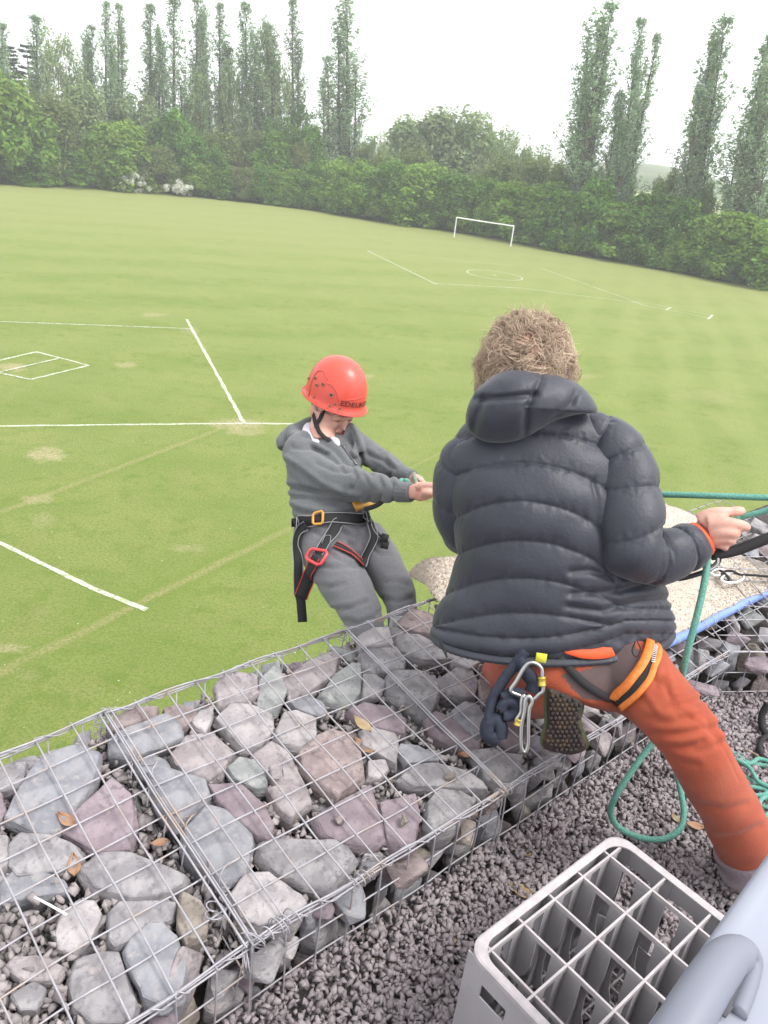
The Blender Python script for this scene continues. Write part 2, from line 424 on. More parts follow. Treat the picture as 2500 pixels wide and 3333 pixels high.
line_strip('pitch_line', [(2304, 1040), (2320, 1026)], .18, 'short end bar of the narrow painted strip', k=7)
cc = onz(1610, 895, 0); ex = np.linalg.norm(onz(1700, 905, 0) - cc)
cr = np.array([cc + ex * np.array([math.cos(a), math.sin(a), 0]) for a in np.linspace(0, 2 * math.pi, 49)])
line_strip('pitch_line', cr, .12, 'white painted circle in front of the goal', k=2, jit=.01)
line_strip('pitch_line', [(1607, 895), (1613, 897)], .35, 'white spot at the centre of the painted circle', k=3)

# goal
M_GOAL = mat('goal_white_paint', (.80, .80, .78), .4, .4)
gA, gB = onz(1478, 772, 0), onz(1662, 802, 0)
gr = empty('goal', (gA + gB) / 2, 'white goal frame without a net standing before the hedge', 'goal')
for P in (gA, gB):
    own(MB().tube([P, P + (0, 0, 2.26)], .07, 10).out('post', M_GOAL), gr)
own(MB().tube([gA + (0, 0, 2.26), (gA + gB) / 2 + (0, 0, 2.24), gB + (0, 0, 2.26)], .07, 10).out('crossbar', M_GOAL), gr)

# ================================================================== TREES
def leafmat(name, a, b, isl=.28, obj=.10, tr=.3):
    return mat(name, a, .6, .15, col2=b, nscale=.5, detail=3., island=isl, objvar=obj, transl=tr)
M_HEDGE = leafmat('hedge_leaf', (.080, .190, .020), (.145, .265, .042), isl=.42, tr=.45)
M_HEDGE2 = leafmat('bright_hedge_leaf', (.150, .275, .030), (.210, .330, .055), tr=.45)
M_OLIVE = leafmat('olive_leaf', (.145, .200, .055), (.195, .245, .078), tr=.45)
M_POP = leafmat('poplar_leaf', (.235, .345, .185), (.295, .40, .24), isl=.3, tr=.5)
M_PALE = leafmat('pale_leaf', (.215, .300, .125), (.270, .350, .170), tr=.5)
M_PINE = leafmat('pine_needle', (.016, .026, .018), (.028, .042, .026), tr=.05)
M_BLOSSOM = mat('white_blossom', (.62, .62, .55), .7, .2, island=.12, transl=.2)
M_BARK = mat('bark', (.075, .062, .048), .9, .1, col2=(.13, .115, .095), nscale=3., stretch=(4, 4, .7), bump=.02, bscale=9.)
def leaves(cent, rad_, per, size, up=.35, seed=0, squash=1.0):
    """leaf-sized rhombi spread round clump centres"""
    r = np.random.default_rng(seed); n = len(cent); rad_ = np.broadcast_to(rad_, (n,))
    c = np.repeat(cent, per, 0); R = np.repeat(rad_, per)
    d = r.normal(size=(len(c), 3)); d /= np.linalg.norm(d, axis=1, keepdims=True)
    p = c + d * (R * r.uniform(.25, 1.0, len(c)) ** .55)[:, None] * np.array([1, 1, squash])
    nrm = d + r.normal(size=d.shape) * .6; nrm[:, 2] += up; nrm /= np.linalg.norm(nrm, axis=1, keepdims=True)
    t = np.cross(nrm, r.normal(size=d.shape)); t /= np.linalg.norm(t, axis=1, keepdims=True); b = np.cross(nrm, t)
    s = size * r.uniform(.6, 1.35, len(c))[:, None]
    V = np.stack([p - t * s, p - b * s * .48 + nrm * s * .12, p + t * s, p + b * s * .48 + nrm * s * .12], 1).reshape(-1, 3)
    F = np.arange(len(V)).reshape(-1, 4); return V, F
def bush_mesh(name, h, rx, seed, leaf=.17, nc=46, per=95, m=None, open_=0.):
    r = np.random.default_rng(seed); cen = []; cr_ = []
    for i in range(nc):
        a = r.uniform(0, 2 * math.pi); z = r.uniform(.06, 1.0) ** .85
        prof = math.sin(min(1, .28 + z * .95) * math.pi * .93) ** .55 if z < .97 else .2
        rr = rx * prof * r.uniform(.35, .95) ** .5 * (1 + .18 * math.sin(a * 3 + seed))
        cen.append((rr * math.cos(a), rr * math.sin(a), z * h * r.uniform(.88, 1.06))); cr_.append(h * r.uniform(.085, .17) * (1 - open_ * .3))
    V, F = leaves(np.array(cen), np.array(cr_), per, leaf, seed=seed, up=.7)
    V[:, 2] = np.maximum(V[:, 2], .05); me = mesh(name, V, F); me.materials.append(m); return me
def poplar_mesh(seed, h=25., w=2.0, leaf=.20, cut=.16, nf=3):
    """Lombardy poplar: upright limbs close to the stem carrying tight sprays"""
    r = np.random.default_rng(seed); cen = []; cr_ = []
    stems = [(0, 0, h, 0)] + [(r.uniform(-1.2, 1.2), r.uniform(-1.2, 1.2), h * r.uniform(.5, .9), 0) for _ in range(nf)]
    limbs = []
    for sx, sy, sh, _ in stems:
        z = sh * cut
        while z < sh * .98:
            t = z / sh; prof = w * (min(1, (t - cut * .6) * 4.0) if t < .4 else 1) * (1 - t) ** .55 * 1.3 * (1 + .28 * math.sin(t * 23 + seed) * math.sin(t * 9.7 + seed * 2)) * r.uniform(.45, 1.1)
            a = r.uniform(0, 2 * math.pi); L_ = r.uniform(.5, .9) * w * 1.1
            bx, by = sx * min(1, t * 2.5), sy * min(1, t * 2.5)
            ex_, ey_ = bx + prof * .8 * math.cos(a), by + prof * .8 * math.sin(a)
            limbs.append(((bx, by, z), (ex_, ey_, min(sh, z + L_ * 1.7))))
            for q in (.4, .7, 1.0):
                cen.append((bx + (ex_ - bx) * q, by + (ey_ - by) * q, z + L_ * 1.7 * q)); cr_.append(r.uniform(.16, .42))
            z += r.uniform(.18, .42)
    cen = np.array(cen); cen[:, 2] = np.minimum(cen[:, 2], h)
    V, F = leaves(cen, np.array(cr_), 13, leaf * .8, seed=seed, squash=1.9)
    crown = mesh('crown', V, F); crown.materials.append(M_POP)
    b = MB()
    for sx, sy, sh, _ in stems:
        P = [(sx * min(1, t * 2.5), sy * min(1, t * 2.5), sh * t) for t in np.linspace(0, .93, 12)]
        b.tube(P, [max(.03, .30 * (sh / h) * (1 - t) ** .8) for t in np.linspace(0, .93, 12)], 7)
    for a_, e_ in limbs[::3]: b.tube([a_, e_], [.05, .02], 4, cap=False)
    tr = mesh('trunk', np.concatenate(b.V), b.F, True); tr.materials.append(M_BARK); return crown, tr
def branchy(seed, h, spread, levels=3, leaf=.16, per=26, m=None, start=.25, clr=.55):
    """open-crowned tree grown branch by branch"""
    r = np.random.default_rng(seed); b = MB(); tips = []
    def grow(p, d, L_, rr, lv):
        q = p; P = [p]
        for i in range(4):
            d = unit(d + r.normal(size=3) * .16 + np.array([0, 0, .10])); q = q + d * L_ / 4; P.append(q)
        b.tube(P, np.linspace(rr, rr * .55, 5), 5 if lv else 8, cap=False)
        if lv >= levels: tips.extend([P[2], P[4]]); return
        if lv == levels - 1: tips.append(P[4])
        for k in range(4 if lv else 7):
            s = P[r.integers(1 if lv else 1, 5)]; a = r.uniform(0, 6.28); o_ = np.array([math.cos(a), math.sin(a), 0]) * spread
            grow(s, unit(d * .9 + o_ * r.uniform(.5, 1.1) + (0, 0, .15)), L_ * r.uniform(.5, .72), rr * .5, lv + 1)
    grow(np.zeros(3), np.array([0, 0, 1.]), h * .52, h * .014, 0)
    tips = np.array(tips); tips = tips[tips[:, 2] > h * start * .6]
    V, F = leaves(tips, np.full(len(tips), clr), per, leaf, seed=seed)
    cr_ = mesh('crown', V, F); cr_.materials.append(m)
    tr = mesh('trunk', np.concatenate(b.V), b.F, True); tr.materials.append(M_BARK)
    return cr_, tr, max(1e-3, V[:, 2].max())
def pine_mesh(seed, h=17.):
    r = np.random.default_rng(seed); b = MB(); cen = []
    b.tube([(0, 0, 0), (.1, 0, h * .5), (0, .05, h)], [.24, .16, .03], 7)
    z = h * .18
    while z < h * .98:
        for k in range(3):
            a = r.uniform(0, 6.28); L_ = (1 - z / h) ** .6 * h * .19 * r.uniform(.5, 1.1) + .4
            e = np.array([math.cos(a) * L_, math.sin(a) * L_, z + L_ * .15]); b.tube([(0, 0, z), e], [.05, .02], 4, cap=False)
            for q in (.45, .7, 1.0): cen.append((e[0] * q, e[1] * q, z + L_ * .15 * q + .1))
        z += r.uniform(.35, .8)
    V, F = leaves(np.array(cen), np.full(len(cen), .42), 40, .15, up=.8, seed=seed, squash=.45)
    cr_ = mesh('crown', V, F); cr_.materials.append(M_PINE); tr = mesh('trunk', np.concatenate(b.V), b.F, True); tr.materials.append(M_BARK); return cr_, tr

def hedge_base(x):               # pixel height of the foot of the hedge
    return np.interp(x, [-400, 0, 300, 600, 900, 1050, 1250, 1480, 1670, 1875, 2079, 2305, 2500, 2900], [580, 603, 616, 640, 672, 692, 727, 758, 789, 834, 866, 913, 946, 1005])
def behind(x, back):             # a spot 'back' metres behind the hedge foot as seen along column x
    P = onz(x, hedge_base(x), 0); q = unit((P[0], P[1], 0)); return P + q * (back + 1.2)
def height_to(P, ytop, x):       # height of a vertical at P that reaches the sight line (x, ytop)
    q = ray(x, ytop); s = (P[:2] @ q[:2]) / (q[:2] @ q[:2]); return EYE + s * q[2]

BUSH = {}
for key, m_, leaf in (('dark', M_HEDGE, .20), ('bright', M_HEDGE2, .20), ('olive', M_OLIVE, .15), ('pale', M_PALE, .17)):
    BUSH[key] = [bush_mesh('foliage', 6.0, 2.9, 30 + i * 7 + len(key), leaf, 74, 105 if leaf < .2 else 92, m_) for i in range(4)]
BUSH['airy'] = [bush_mesh('foliage', 6.0, 2.9, 80 + i, .13, 44, 60, M_PALE, .4) for i in range(2)]
_st = MB()
for k in range(5):
    a = k * 1.3; _st.tube([(.15 * math.cos(a), .15 * math.sin(a), 0), (.6 * math.cos(a), .6 * math.sin(a), 2.5), (1.1 * math.cos(a), 1.1 * math.sin(a), 4.6)], [.07, .05, .02], 5)
STEM = mesh('stems', np.concatenate(_st.V), _st.F, True); STEM.materials.append(M_BARK)
def put_bush(x, ytop, wpx, kind, back, label, group, name='bush', var=None):
    P = behind(x, back); h = height_to(P, ytop, x); dist = np.linalg.norm((P - CAM) @ FWD)
    wm = wpx * dist / FPX / 2; v = random.randrange(len(BUSH[kind])) if var is None else var
    r_ = empty(name, P, label, {'tree': 'tree'}.get(name, 'bush'), group); r_.rotation_euler = (0, 0, random.uniform(0, 6.28))
    f = link('crown' if name == 'tree' else 'foliage', BUSH[kind][v], None, r_); s = link('trunk' if name == 'tree' else 'stems', STEM, None, r_)
    f.scale = (wm / 2.9, wm / 2.9, h / 6.2); s.scale = (wm / 2.9, wm / 2.9, h / 6.2); return r_
ORD = ['first', 'second', 'third', 'fourth', 'fifth', 'sixth', 'seventh', 'eighth', 'ninth', 'tenth', 'eleventh', 'twelfth', 'thirteenth', 'fourteenth', 'fifteenth', 'sixteenth',
       'seventeenth', 'eighteenth', 'nineteenth', 'twentieth', 'twenty-first', 'twenty-second', 'twenty-third', 'twenty-fourth']
# the clipped front row, left to right: x, top y, width, kind
front = [(690, 500, 150, 'dark'), (760, 545, 150, 'olive'), (850, 540, 170, 'dark'), (930, 560, 150, 'bright'), (1010, 545, 170, 'dark'), (1090, 520, 180, 'bright'), (1180, 530, 190, 'bright'),
         (1270, 520, 190, 'dark'), (1360, 545, 190, 'bright'), (1450, 560, 190, 'dark'), (1540, 565, 200, 'dark'), (1630, 600, 200, 'bright'), (1720, 590, 210, 'bright'), (1810, 615, 210, 'dark'),
         (1900, 600, 210, 'dark'), (1990, 635, 220, 'bright'), (2080, 640, 220, 'dark'), (2170, 640, 220, 'dark'), (2260, 690, 220, 'bright'), (2350, 690, 230, 'bright'), (2440, 690, 230, 'bright'), (2530, 720, 230, 'dark'), (2620, 730, 230, 'bright')]
for i, (x, y, wd, k) in enumerate(front):
    put_bush(x, y + random.uniform(-16, 22), wd * random.uniform(.85, 1.25), k, 2.6, '%s green bush in the long hedge row, counted rightwards from the blossom' % ORD[i], 'bushes of the long front hedge')
# lower skirts of the same row fill the foot of the hedge
for i, x in enumerate(range(660, 2640, 66)):
    yb = hedge_base(x); put_bush(x, yb - random.uniform(85, 130), 130, random.choice(['dark', 'dark', 'bright', 'olive']), 1.5, 'low leafy shrub along the foot of the long hedge', 'low shrubs at the hedge foot', name='shrub')
# second row peeping over
for i, (x, y, wd, k) in enumerate([(960, 470, 170, 'olive'), (1240, 505, 170, 'olive'), (1330, 490, 180, 'olive'), (1590, 520, 210, 'olive'), (1700, 510, 210, 'olive'), (1790, 540, 190, 'olive'),
                                   (1960, 575, 190, 'olive'), (2110, 560, 150, 'olive'), (2230, 600, 150, 'olive'), (2390, 590, 170, 'olive'), (2480, 600, 150, 'olive')]):
    put_bush(x, y, wd, k, 8, '%s olive bush rising behind the hedge, counted from the left' % ORD[i], 'olive bushes behind the hedge')
# pale round trees beyond the goal
for i, (x, y, wd) in enumerate([(1300, 395, 250), (1400, 372, 300), (1505, 385, 280)]):
    put_bush(x, y, wd, 'pale', 22, '%s pale round tree beyond the hedge above the goal' % ('left', 'middle', 'right')[i], 'pale round trees behind the goal', name='tree')
# left woodland edge
for x, y, wd, k, bk, lab in [
    (20, 240, 300, 'bright', 3, 'big leafy green tree at the left end of the wood'), (-120, 300, 280, 'dark', 3, 'dark tree cut off by the left edge of the view'),
    (195, 320, 230, 'olive', 4, 'drooping olive tree beside the big leafy tree'), (95, 330, 150, 'olive', 6, 'small olive tree between the two large left trees'),
    (290, 290, 230, 'pale', 9, 'pale round tree behind the drooping olive one'), (400, 400, 260, 'bright', 3, 'broad bright bush behind the white blossom'), (330, 430, 160, 'bright', 2, 'bright bush at the left of the blossom'),
    (450, 325, 240, 'pale', 10, 'broad pale tree under the tall poplars'), (560, 370, 200, 'dark', 6, 'green tree right of the broad pale one'), (620, 440, 170, 'dark', 3, 'dark bush above the small blossoming shrub'),
    (720, 430, 200, 'olive', 8, 'olive thicket under the poplar pair'), (820, 430, 200, 'olive', 9, 'olive thicket under the crowded poplars'), (880, 455, 190, 'dark', 7, 'dark thicket left of the olive shrubs'), (640, 330, 150, 'olive', 12, 'thin olive tree between poplar trunks'),
    (520, 480, 180, 'olive', 2, 'olive bush mixed with the blossom'), (250, 500, 180, 'dark', 1.5, 'dark bush low in the wood edge'), (110, 500, 170, 'dark', 1.5, 'dark bush under the big leafy tree'), (20, 520, 160, 'dark', 1.5, 'dark bush at the far left foot of the wood'),
    (1000, 420, 130, 'dark', 10, 'dark spreading tree left of the wide poplar'), (1170, 470, 120, 'olive', 12, 'small olive tree right of the wide poplar')]:
    put_bush(x, y, wd, k, bk, lab, None, name='tree' if y < 460 else 'bush')
for x, y, wd, lab in ((1600, 430, 200, 'low pale tree right of the three round trees'), (1210, 430, 150, 'low pale tree left of the three round trees'), (1700, 470, 200, 'low airy thicket behind the goal hedge'), (200, 105, 170, 'broad airy tree beside the dark pines'), (255, 150, 150, 'airy tree left of the narrow poplar'), (745, 190, 130, 'airy pale tree among the crowded poplars'), (850, 95, 150, 'tall airy tree in the crowded clump'), (905, 210, 130, 'airy tree before the thin poplar ending the left row'),
                     (640, 250, 120, 'airy tree among the bare poplar trunks')):
    put_bush(x, y, wd, 'airy', 11, lab, None, name='tree')
# blossom
for i, (x, y, wd) in enumerate([(450, 545, 130), (590, 590, 120), (1000, 775 - 60, 60)]):
    P = behind(x, .6); h = height_to(P, y, x); me = bush_mesh('foliage', h, wd / 2 * 95 / FPX, 200 + i, .13, 26, 90, M_OLIVE)
    rr = empty('blossoming_shrub', P, ('large hawthorn in white blossom low at the wood edge', 'smaller hawthorn in white blossom right of the large one', 'tiny flowering shrub at the hedge foot left of the goal')[i], 'shrub')
    link('foliage', me, None, rr); r_ = np.random.default_rng(5 + i)
    cen = r_.normal(size=(26, 3)) * np.array([.33, .33, .26]) * np.array([wd * 95 / FPX / 1.6, wd * 95 / FPX / 1.6, h]) + np.array([0, -.7, h * .5]); cen[:, 2] = np.clip(cen[:, 2], .15, h)
    q = unit(CAM - P); cen = cen + q * 1.5
    V, F = leaves(cen, np.full(26, .36), 110, .085, seed=9 + i); bo = make('blossom', V, F, M_BLOSSOM, rr)
# poplars: base column/top column (they lean with the lens), top y, height part
POPV = [poplar_mesh(300 + i, 25., 1.9 + .18 * (i % 3), nf=2 + i % 3) for i in range(5)]
pops = [(8, 85, .8, 'poplar half hidden at the left edge of the view'), (120, 60, 1.1, 'full poplar just right of the dark pines'), (300, 90, .7, 'narrow poplar left of the twin poplars'),
        (345, 15, .85, 'left one of the twin poplars before the gap'), (385, 20, .85, 'right one of the twin poplars before the gap'),
        (490, 25, 1.15, 'first poplar right of the wide gap'), (566, 5, 1.1, 'second poplar right of the wide gap'), (640, 0, .9, 'slender poplar with a bare lower trunk'),
        (715, 20, .95, 'poplar standing over the short poplar'), (670, 250, .55, 'short young poplar among the tall ones'), (800, 20, 1.15, 'ragged poplar in the crowded clump'), (745, 160, .9, 'lower poplar in front of the crowded clump'),
        (872, 85, 1.2, 'broad poplar at the right of the crowded clump'), (952, 5, .95, 'tall thin poplar ending the left row'),
        (1130, -25, 1.35, 'wide lone poplar left of the open sky')]
def put_poplar(x, ytop, ws, lab, bk, var, lean=0, xt=None):
    xt = x if xt is None else xt; P = behind(x, bk); d = (P - CAM) @ FWD
    q = ray(xt, ytop); s = math.hypot(P[0], P[1]) / math.hypot(q[0], q[1]); T_ = CAM + q * s       # tip of the tree: it leans a little in the wind
    ax = Vector(T_ - P); h = ax.length; cr_, tr = POPV[var % 5]
    rr = empty('poplar_tree', P, lab, 'tree', 'poplars standing beyond the hedge')
    rr.rotation_euler = (ax.to_track_quat('Z', 'X').to_matrix() @ Matrix.Rotation(random.uniform(0, 6.28), 3, 'Z')).to_euler()
    for nm, me in (('crown', cr_), ('trunk', tr)):
        o = link(nm, me, None, rr); o.scale = (ws * 1.3, ws * 1.3, h / 25.0)
for i, (x, y, ws, lab) in enumerate(pops): put_poplar(x, y, ws, lab, 12 + (i % 3) * 2, i)
put_poplar(1068, 190, 1.0, 'shorter stem joined to the wide lone poplar', 12.5, 3)
for i, (xb, xt, y, ws, lab) in enumerate([(1880, 1990, 20, 1.1, 'tallest poplar right of the open sky'), (1850, 1905, 220, .9, 'lower poplar merged with the tallest right one'), (1978, 2087, 70, .85, 'poplar in the middle of the right group'),
        (1998, 2140, 122, .8, 'poplar leaning beside the middle right one'), (1985, 2020, 310, .75, 'short poplar left of the middle right one'), (2225, 2365, 65, 1.0, 'tall poplar before the last right pair'),
        (2200, 2280, 290, .8, 'short poplar merged with the tall one before the last pair'), (2345, 2488, 160, 1.1, 'broad poplar near the right edge'), (2425, 2510, 125, .9, 'poplar cut by the right edge of the view'), (2590, 2600, 500, 1.0, 'low poplar outside the right edge')]):
    P = behind((xb + 0), 6); put_poplar(xb, y, ws, lab, 6 + (i % 2) * 2, i + 2, 0, xt)
# pines at the left
for i, (x, y) in enumerate([(55, 145), (120, 150), (-40, 150)]):
    P = behind(x, 20); cr_, tr = pine_mesh(400 + i); h = height_to(P, y, x)
    rr = empty('pine_tree', P, ('dark pine left of the full poplar', 'dark layered pine touching the full poplar', 'dark pine outside the left edge')[i], 'tree', 'dark pines on the left')
    for nm, me in (('crown', cr_), ('trunk', tr)): o = link(nm, me, None, rr); o.scale = (1.1, 1.1, h / 17.)
# thin open trees on the skyline
for i, (x, y, sp, m_) in enumerate([(1590, 395, .8, M_PALE), (1665, 430, .85, M_PALE), (1745, 440, .8, M_PALE), (2140, 525, .8, M_PALE), (2180, 530, .8, M_PALE), (960, 330, .9, M_HEDGE)]):
    cr_, tr, top = branchy(500 + i, 10., sp, 3, .13, 9 if i < 5 else 30, m_, clr=.5); P = behind(x, 12); h = height_to(P, y, x)
    rr = empty('bare_tree', P, ('left one of three thin trees against the sky', 'middle one of three thin trees against the sky', 'right one of three thin trees against the sky', 'thin tree right of the middle poplars',
               'twiggy small tree near the second right gap', 'dark open tree behind the wide lone poplar')[i], 'tree')
    for nm, me in (('crown', cr_), ('trunk', tr)): o = link(nm, me, None, rr); o.scale = (h / top,) * 3
# far hills and the wood on them
M_HILL = mat('far_wood', (.060, .085, .035), .9, .05, col2=(.10, .13, .05), nscale=.03, detail=6.)
r = np.random.default_rng(3); V = []; F = []; n = 120
for i in range(n):
    a = rad(-70 + 140 * i / (n - 1)); R_ = 420; hh = 1 + 1.5 * math.sin(i * .21) + 3 * math.sin(i * .53 + 1) + r.uniform(0, 1.6)
    V += [(R_ * math.sin(a), R_ * math.cos(a), -1), (R_ * math.sin(a), R_ * math.cos(a), hh), ((R_ + 160) * math.sin(a), (R_ + 160) * math.cos(a), hh + 6), ((R_ + 300) * math.sin(a), (R_ + 300) * math.cos(a), -1)]
for i in range(n - 1):
    for k in range(3): F.append((i * 4 + k, i * 4 + 4 + k, i * 4 + 5 + k, i * 4 + 1 + k))
tag(make('hills', V, F, M_HILL, smooth=True), kind='structure', label='low wooded rise on the horizon')
V, F = leaves(np.array([((430 + r.uniform(0, 60)) * math.sin(a), (430 + r.uniform(0, 60)) * math.cos(a), r.uniform(1, 4)) for a in np.radians(r.uniform(-60, 60, 300))]), r.uniform(3, 6, 300), 60, .9, seed=44)
tag(make('far_woodland', V, F, M_HEDGE), 'hazy distant woodland on the rise beyond the hedge', 'woodland', kind='stuff')
# rough grass under the hedge
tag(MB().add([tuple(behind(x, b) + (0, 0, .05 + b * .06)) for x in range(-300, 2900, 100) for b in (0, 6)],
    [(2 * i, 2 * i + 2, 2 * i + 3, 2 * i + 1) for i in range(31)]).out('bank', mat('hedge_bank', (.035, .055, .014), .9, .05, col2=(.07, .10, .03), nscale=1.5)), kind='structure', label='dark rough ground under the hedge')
# ================================================================== GABION WALL
CELL = .0762
def gframe(x0, y0, z0, yaw, tl, ta):
    yaw, tl, ta = rad(yaw), rad(tl), rad(ta)
    a = np.array([math.cos(yaw) * math.cos(ta), math.sin(yaw) * math.cos(ta), -math.sin(ta)])
    b = np.array([math.sin(yaw) * math.cos(tl), -math.cos(yaw) * math.cos(tl), -math.sin(tl)])
    n = np.cross(b, a); n = unit(n if n[2] > 0 else -n)
    return np.array([x0, y0, EYE + z0]), a, b, n
GA = gframe(-.622, 1.342, -1.222, 44.10, 9.41, -2.39)
GB = gframe(-.347, 1.598, -1.230, 43.79, 8.70, 2.18)
def gp(G, v, l, up=0.): return G[0] + G[1] * v * CELL + G[2] * l * CELL + G[3] * up
M_WIRE = mat('galvanised_wire', (.37, .36, .385), .6, .4, col2=(.28, .27, .29), nscale=30., metal=.25, col3=(.34, .27, .23), n3=14.)
M_STONE = {}
for k, a_, b_, c_ in (('g', (.195, .186, .192), (.290, .276, .280), (.140, .132, .138)), ('b', (.175, .175, .192), (.245, .245, .262), (.27, .255, .25)), ('p', (.180, .143, .158), (.240, .197, .212), (.148, .116, .130)),
                      ('k', (.225, .197, .200), (.310, .276, .278), (.160, .138, .144)), ('w', (.255, .235, .238), (.345, .320, .318), (.190, .175, .180)), ('r', (.185, .148, .145), (.265, .215, .208), (.135, .105, .105)),
                      ('e', (.188, .193, .190), (.265, .268, .262), (.150, .155, .150)), ('n', (.165, .142, .122), (.240, .212, .185), (.115, .098, .085))):
    M_STONE[k] = mat('stone_' + {'g': 'grey', 'b': 'blue_grey', 'p': 'purple', 'k': 'pink', 'w': 'pale', 'r': 'red_brown', 'e': 'green_grey', 'n': 'brown'}[k], a_, .85, .25, col2=b_, nscale=19., detail=10., lo=.42, hi=.58,
                     col3=c_, n3=62., bump=.004, bscale=60., objvar=.10, stretch=(1, 1, 2.2))
def hull_mesh(name, pts, mats_, bev=.004, sub=2, amp=.0022, seed=0):
    """a broken stone: convex hull, softened arrises, chipped faces"""
    import bmesh
    bm = bmesh.new()
    for p in pts: bm.verts.new(tuple(p))
    g = bmesh.ops.convex_hull(bm, input=bm.verts); bmesh.ops.delete(bm, geom=list(set(g['geom_interior'] + g['geom_unused'])), context='VERTS')
    bmesh.ops.dissolve_limit(bm, angle_limit=.22, verts=bm.verts, edges=bm.edges)
    if bev: bmesh.ops.bevel(bm, geom=list(bm.edges), offset=bev, segments=1, affect='EDGES', profile=.5)
    bmesh.ops.triangulate(bm, faces=bm.faces)
    if sub:
        bmesh.ops.subdivide_edges(bm, edges=[e for e in bm.edges if e.calc_length() > .02], cuts=1, use_grid_fill=False)
        bmesh.ops.triangulate(bm, faces=bm.faces)
        if sub > 1:
            bmesh.ops.subdivide_edges(bm, edges=[e for e in bm.edges if e.calc_length() > .016], cuts=1, use_grid_fill=False); bmesh.ops.triangulate(bm, faces=bm.faces)
    for v in bm.verts:
        q = v.co + Vector((seed * 3.7, seed * 1.3, 0)); d = noise.fractal(q * 22, 1., 2., 3) * amp * 1.5 + noise.cell(q * 30) * amp * .5 + noise.noise(q * 8) * amp * 1.4
        v.co += v.normal * d
    me = bpy.data.meshes.new(name); bm.to_mesh(me); bm.free(); me.materials.append(mats_)
    me.polygons.foreach_set('use_smooth', np.ones(len(me.polygons), bool)); me.update()
    try: me.set_sharp_from_angle(angle=rad(24))
    except Exception: pass
    return me
Lz = lambda x, y: (x * .60277, 2300 + y * .60277)
Rz = lambda x, y: (700 + x * .60277, 1950 + y * .60277)
def basket(name_lab, group='wire gabion baskets of the wall'):
    return name_lab
gab = {}
gab['A'] = empty('gabion_basket', gp(GA, -4, 8), 'wire gabion basket in the lower left corner full of grey and purple stones', 'gabion', 'wire gabion baskets of the wall')
gab['B'] = empty('gabion_basket', gp(GB, 0, 8), 'wire gabion basket between the lower left one and the seated adult', 'gabion', 'wire gabion baskets of the wall')
gab['C'] = empty('gabion_basket', gp(GB, 12, 8), 'wire gabion basket under the seated adult and the carpet', 'gabion', 'wire gabion baskets of the wall')
gab['D'] = empty('gabion_basket', gp(GB, 24, 8), 'wire gabion basket beyond the carpet at the right edge', 'gabion', 'wire gabion baskets of the wall')
def traced_stone(poly, kind, G, root, top=-.012, thick=.11, i=0, tilt=0.):
    r = np.random.default_rng(1000 + i)
    P = [onpl(x, y, G[0] + G[3] * top, G[3]) for x, y in poly]; c = np.mean(P, 0)
    size = np.mean([np.linalg.norm(p - c) for p in P]); thick = min(thick, size * 1.5)
    tv = unit(r.normal(size=3)); tv = tv - (tv @ G[3]) * G[3]; pts = []
    for p in P:
        q = p - c; t_ = (q @ tv) * tilt * 2 * .25
        pts.append(c + q * 1.09 + G[3] * (t_ - .012 - r.uniform(0, .012)))
        pts.append(c + q * r.uniform(.93, 1.02) + G[3] * (t_ + r.uniform(-.0015, .002)))
        pts.append(c + q * r.uniform(.70, 1.0) - G[3] * thick * r.uniform(.7, 1.1))
    loc = c; me = hull_mesh('stone', [p - loc for p in pts], M_STONE[kind], .0022, 2, .0022, i)
    o = link('stone', me); o.location = loc; own(o, root); return o, c, size
